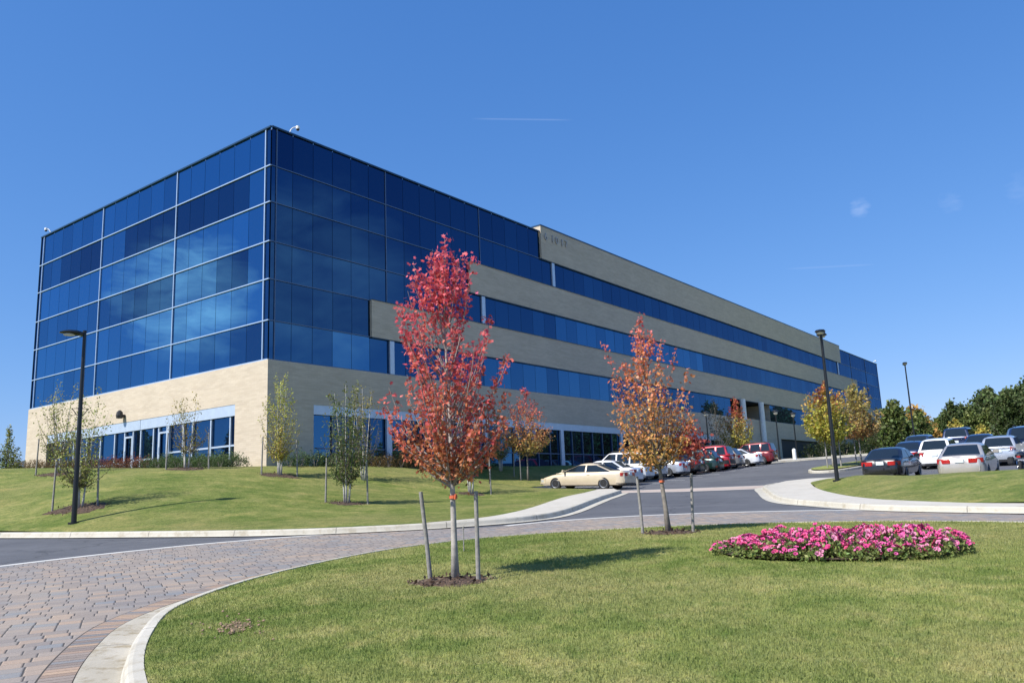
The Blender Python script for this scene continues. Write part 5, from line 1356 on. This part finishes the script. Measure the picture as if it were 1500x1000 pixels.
# ------------------------------------------------------------------ sun, sky, camera
SUN_AZ = math.atan2(-.80, -.60); SUN_EL = R(47)
sd = Vector((math.cos(SUN_EL)*-.80, math.cos(SUN_EL)*-.60, math.sin(SUN_EL)))
sl = bpy.data.lights.new('sun', 'SUN'); sl.energy = 5.0; sl.angle = R(.53); sl.color = (1.0, .965, .90)
so = bpy.data.objects.new('sun', sl); col.objects.link(so); so.rotation_euler = sd.to_track_quat('Z','Y').to_euler()
w = bpy.data.worlds.new('World'); scene.world = w; w.use_nodes = True; nt = w.node_tree
bg = nt.nodes['Background']
sky = N(nt, 'ShaderNodeTexSky', sky_type='NISHITA', sun_disc=False, sun_elevation=SUN_EL, sun_rotation=SUN_AZ, altitude=0, air_density=1.0, dust_density=.1, ozone_density=2.2)
dirv = N(nt, 'ShaderNodeTexCoord').outputs['Generated']
def blob(d, rad, scale, lo_, hi_, amp, stretch=(1,1,2.2)):
    d = Vector(d).normalized()
    dot = vmath(nt, 'DOT_PRODUCT', dirv, tuple(d), 1)
    mp = N(nt, 'ShaderNodeMapRange', inp={1: math.cos(rad), 2: math.cos(rad*.25), 3: 0, 4: 1}); L(nt, dot, mp.inputs[0])
    st = vmath(nt, 'MULTIPLY', dirv, stretch)
    n = noise(nt, st, scale, 6, .6, .5)
    k = math_(nt, 'MULTIPLY', mp.outputs[0], n)
    mr = N(nt, 'ShaderNodeMapRange', inp={1: lo_, 2: hi_, 3: 0, 4: amp}); L(nt, k, mr.inputs[0])
    return mr.outputs[0]
CL = []
CLOUDS = [((-.966,.11,.236), .115, 13, .26, .60, .8, (1,1,3.2)), ((.962,.035,.262), .16, 8, .22, .7, .55, (1,1,3.2)),
          ((.396,.869,.2975), .017, 75, .28, .75, .10, (.8,.8,2.4)), ((.475,.832,.287), .022, 60, .36, .85, .05), ((.533,.795,.286), .03, 50, .34, .85, .04, (1,1,2.4))]
TRAILS = [((-.0378,.8981,.4382),(.0835,.8983,.4313),.0013,.05), ((.3212,.9153,.2432),(.4123,.8802,.235),.0013,.035)]
for c_ in CLOUDS: CL.append(blob(*c_))
def trail(a, b, wid, amp):      # a thin contrail between two directions
    a = Vector(a).normalized(); b = Vector(b).normalized(); n = a.cross(b).normalized(); m_ = (a+b).normalized()
    e = math_(nt, 'ABSOLUTE', vmath(nt, 'DOT_PRODUCT', dirv, tuple(n), 1))
    m1 = N(nt, 'ShaderNodeMapRange', inp={1: wid, 2: 0, 3: 0, 4: amp}); L(nt, e, m1.inputs[0])
    h_ = a.angle(b)/2
    m2 = N(nt, 'ShaderNodeMapRange', inp={1: math.cos(h_), 2: math.cos(h_*.6), 3: 0, 4: 1}); L(nt, vmath(nt, 'DOT_PRODUCT', dirv, tuple(m_), 1), m2.inputs[0])
    return math_(nt, 'MULTIPLY', m1.outputs[0], m2.outputs[0])
CL += [trail(*q_) for q_ in TRAILS]
tot = CL[0]
for c_ in CL[1:]: tot = math_(nt, 'MAXIMUM', tot, c_)
sp_ = N(nt, 'ShaderNodeSeparateColor'); L(nt, sky.outputs[0], sp_.inputs[0])
cb_ = N(nt, 'ShaderNodeCombineColor')          # clear autumn sky: deep blue overhead, light blue (not white) low down
for k_, (mul, pw) in enumerate(((.512,.95),(1.07,.67),(2.32,.50))):
    L(nt, math_(nt, 'MULTIPLY', math_(nt, 'POWER', sp_.outputs[k_], pw), mul), cb_.inputs[k_])
skyc = cb_.outputs[0]
c = mixc(nt, tot, skyc, (11,11,11.4))
L(nt, c, bg.inputs['Color']); bg.inputs['Strength'].default_value = .115

f, pit, rol = 1187.8, .1844, .0408
cm = bpy.data.cameras.new('camera'); cm.sensor_width = 36; cm.lens = f/1500*36; cm.clip_end = 3000; cm.clip_start = .05
co_ = bpy.data.objects.new('camera', cm); col.objects.link(co_)
cc, ss = math.cos(rol), math.sin(rol)
X = Vector((1,0,0)); U = Vector((0,-math.sin(pit),math.cos(pit))); D_ = Vector((0,math.cos(pit),math.sin(pit)))
X2 = X*cc-U*ss; U2 = X*ss+U*cc
co_.matrix_world = Matrix(((X2.x,U2.x,-D_.x,0),(X2.y,U2.y,-D_.y,0),(X2.z,U2.z,-D_.z,0),(0,0,0,1)))
scene.camera = co_
scene.view_settings.view_transform = 'Standard'; scene.view_settings.look = 'None'; scene.view_settings.exposure = 0.45; scene.view_settings.gamma = 1.0
scene.view_settings.use_curve_mapping = False
scene.cycles.max_bounces = 8; scene.cycles.transparent_max_bounces = 8
scene.cycles.caustics_reflective = False; scene.cycles.caustics_refractive = False
scene.cycles.sample_clamp_indirect = 6
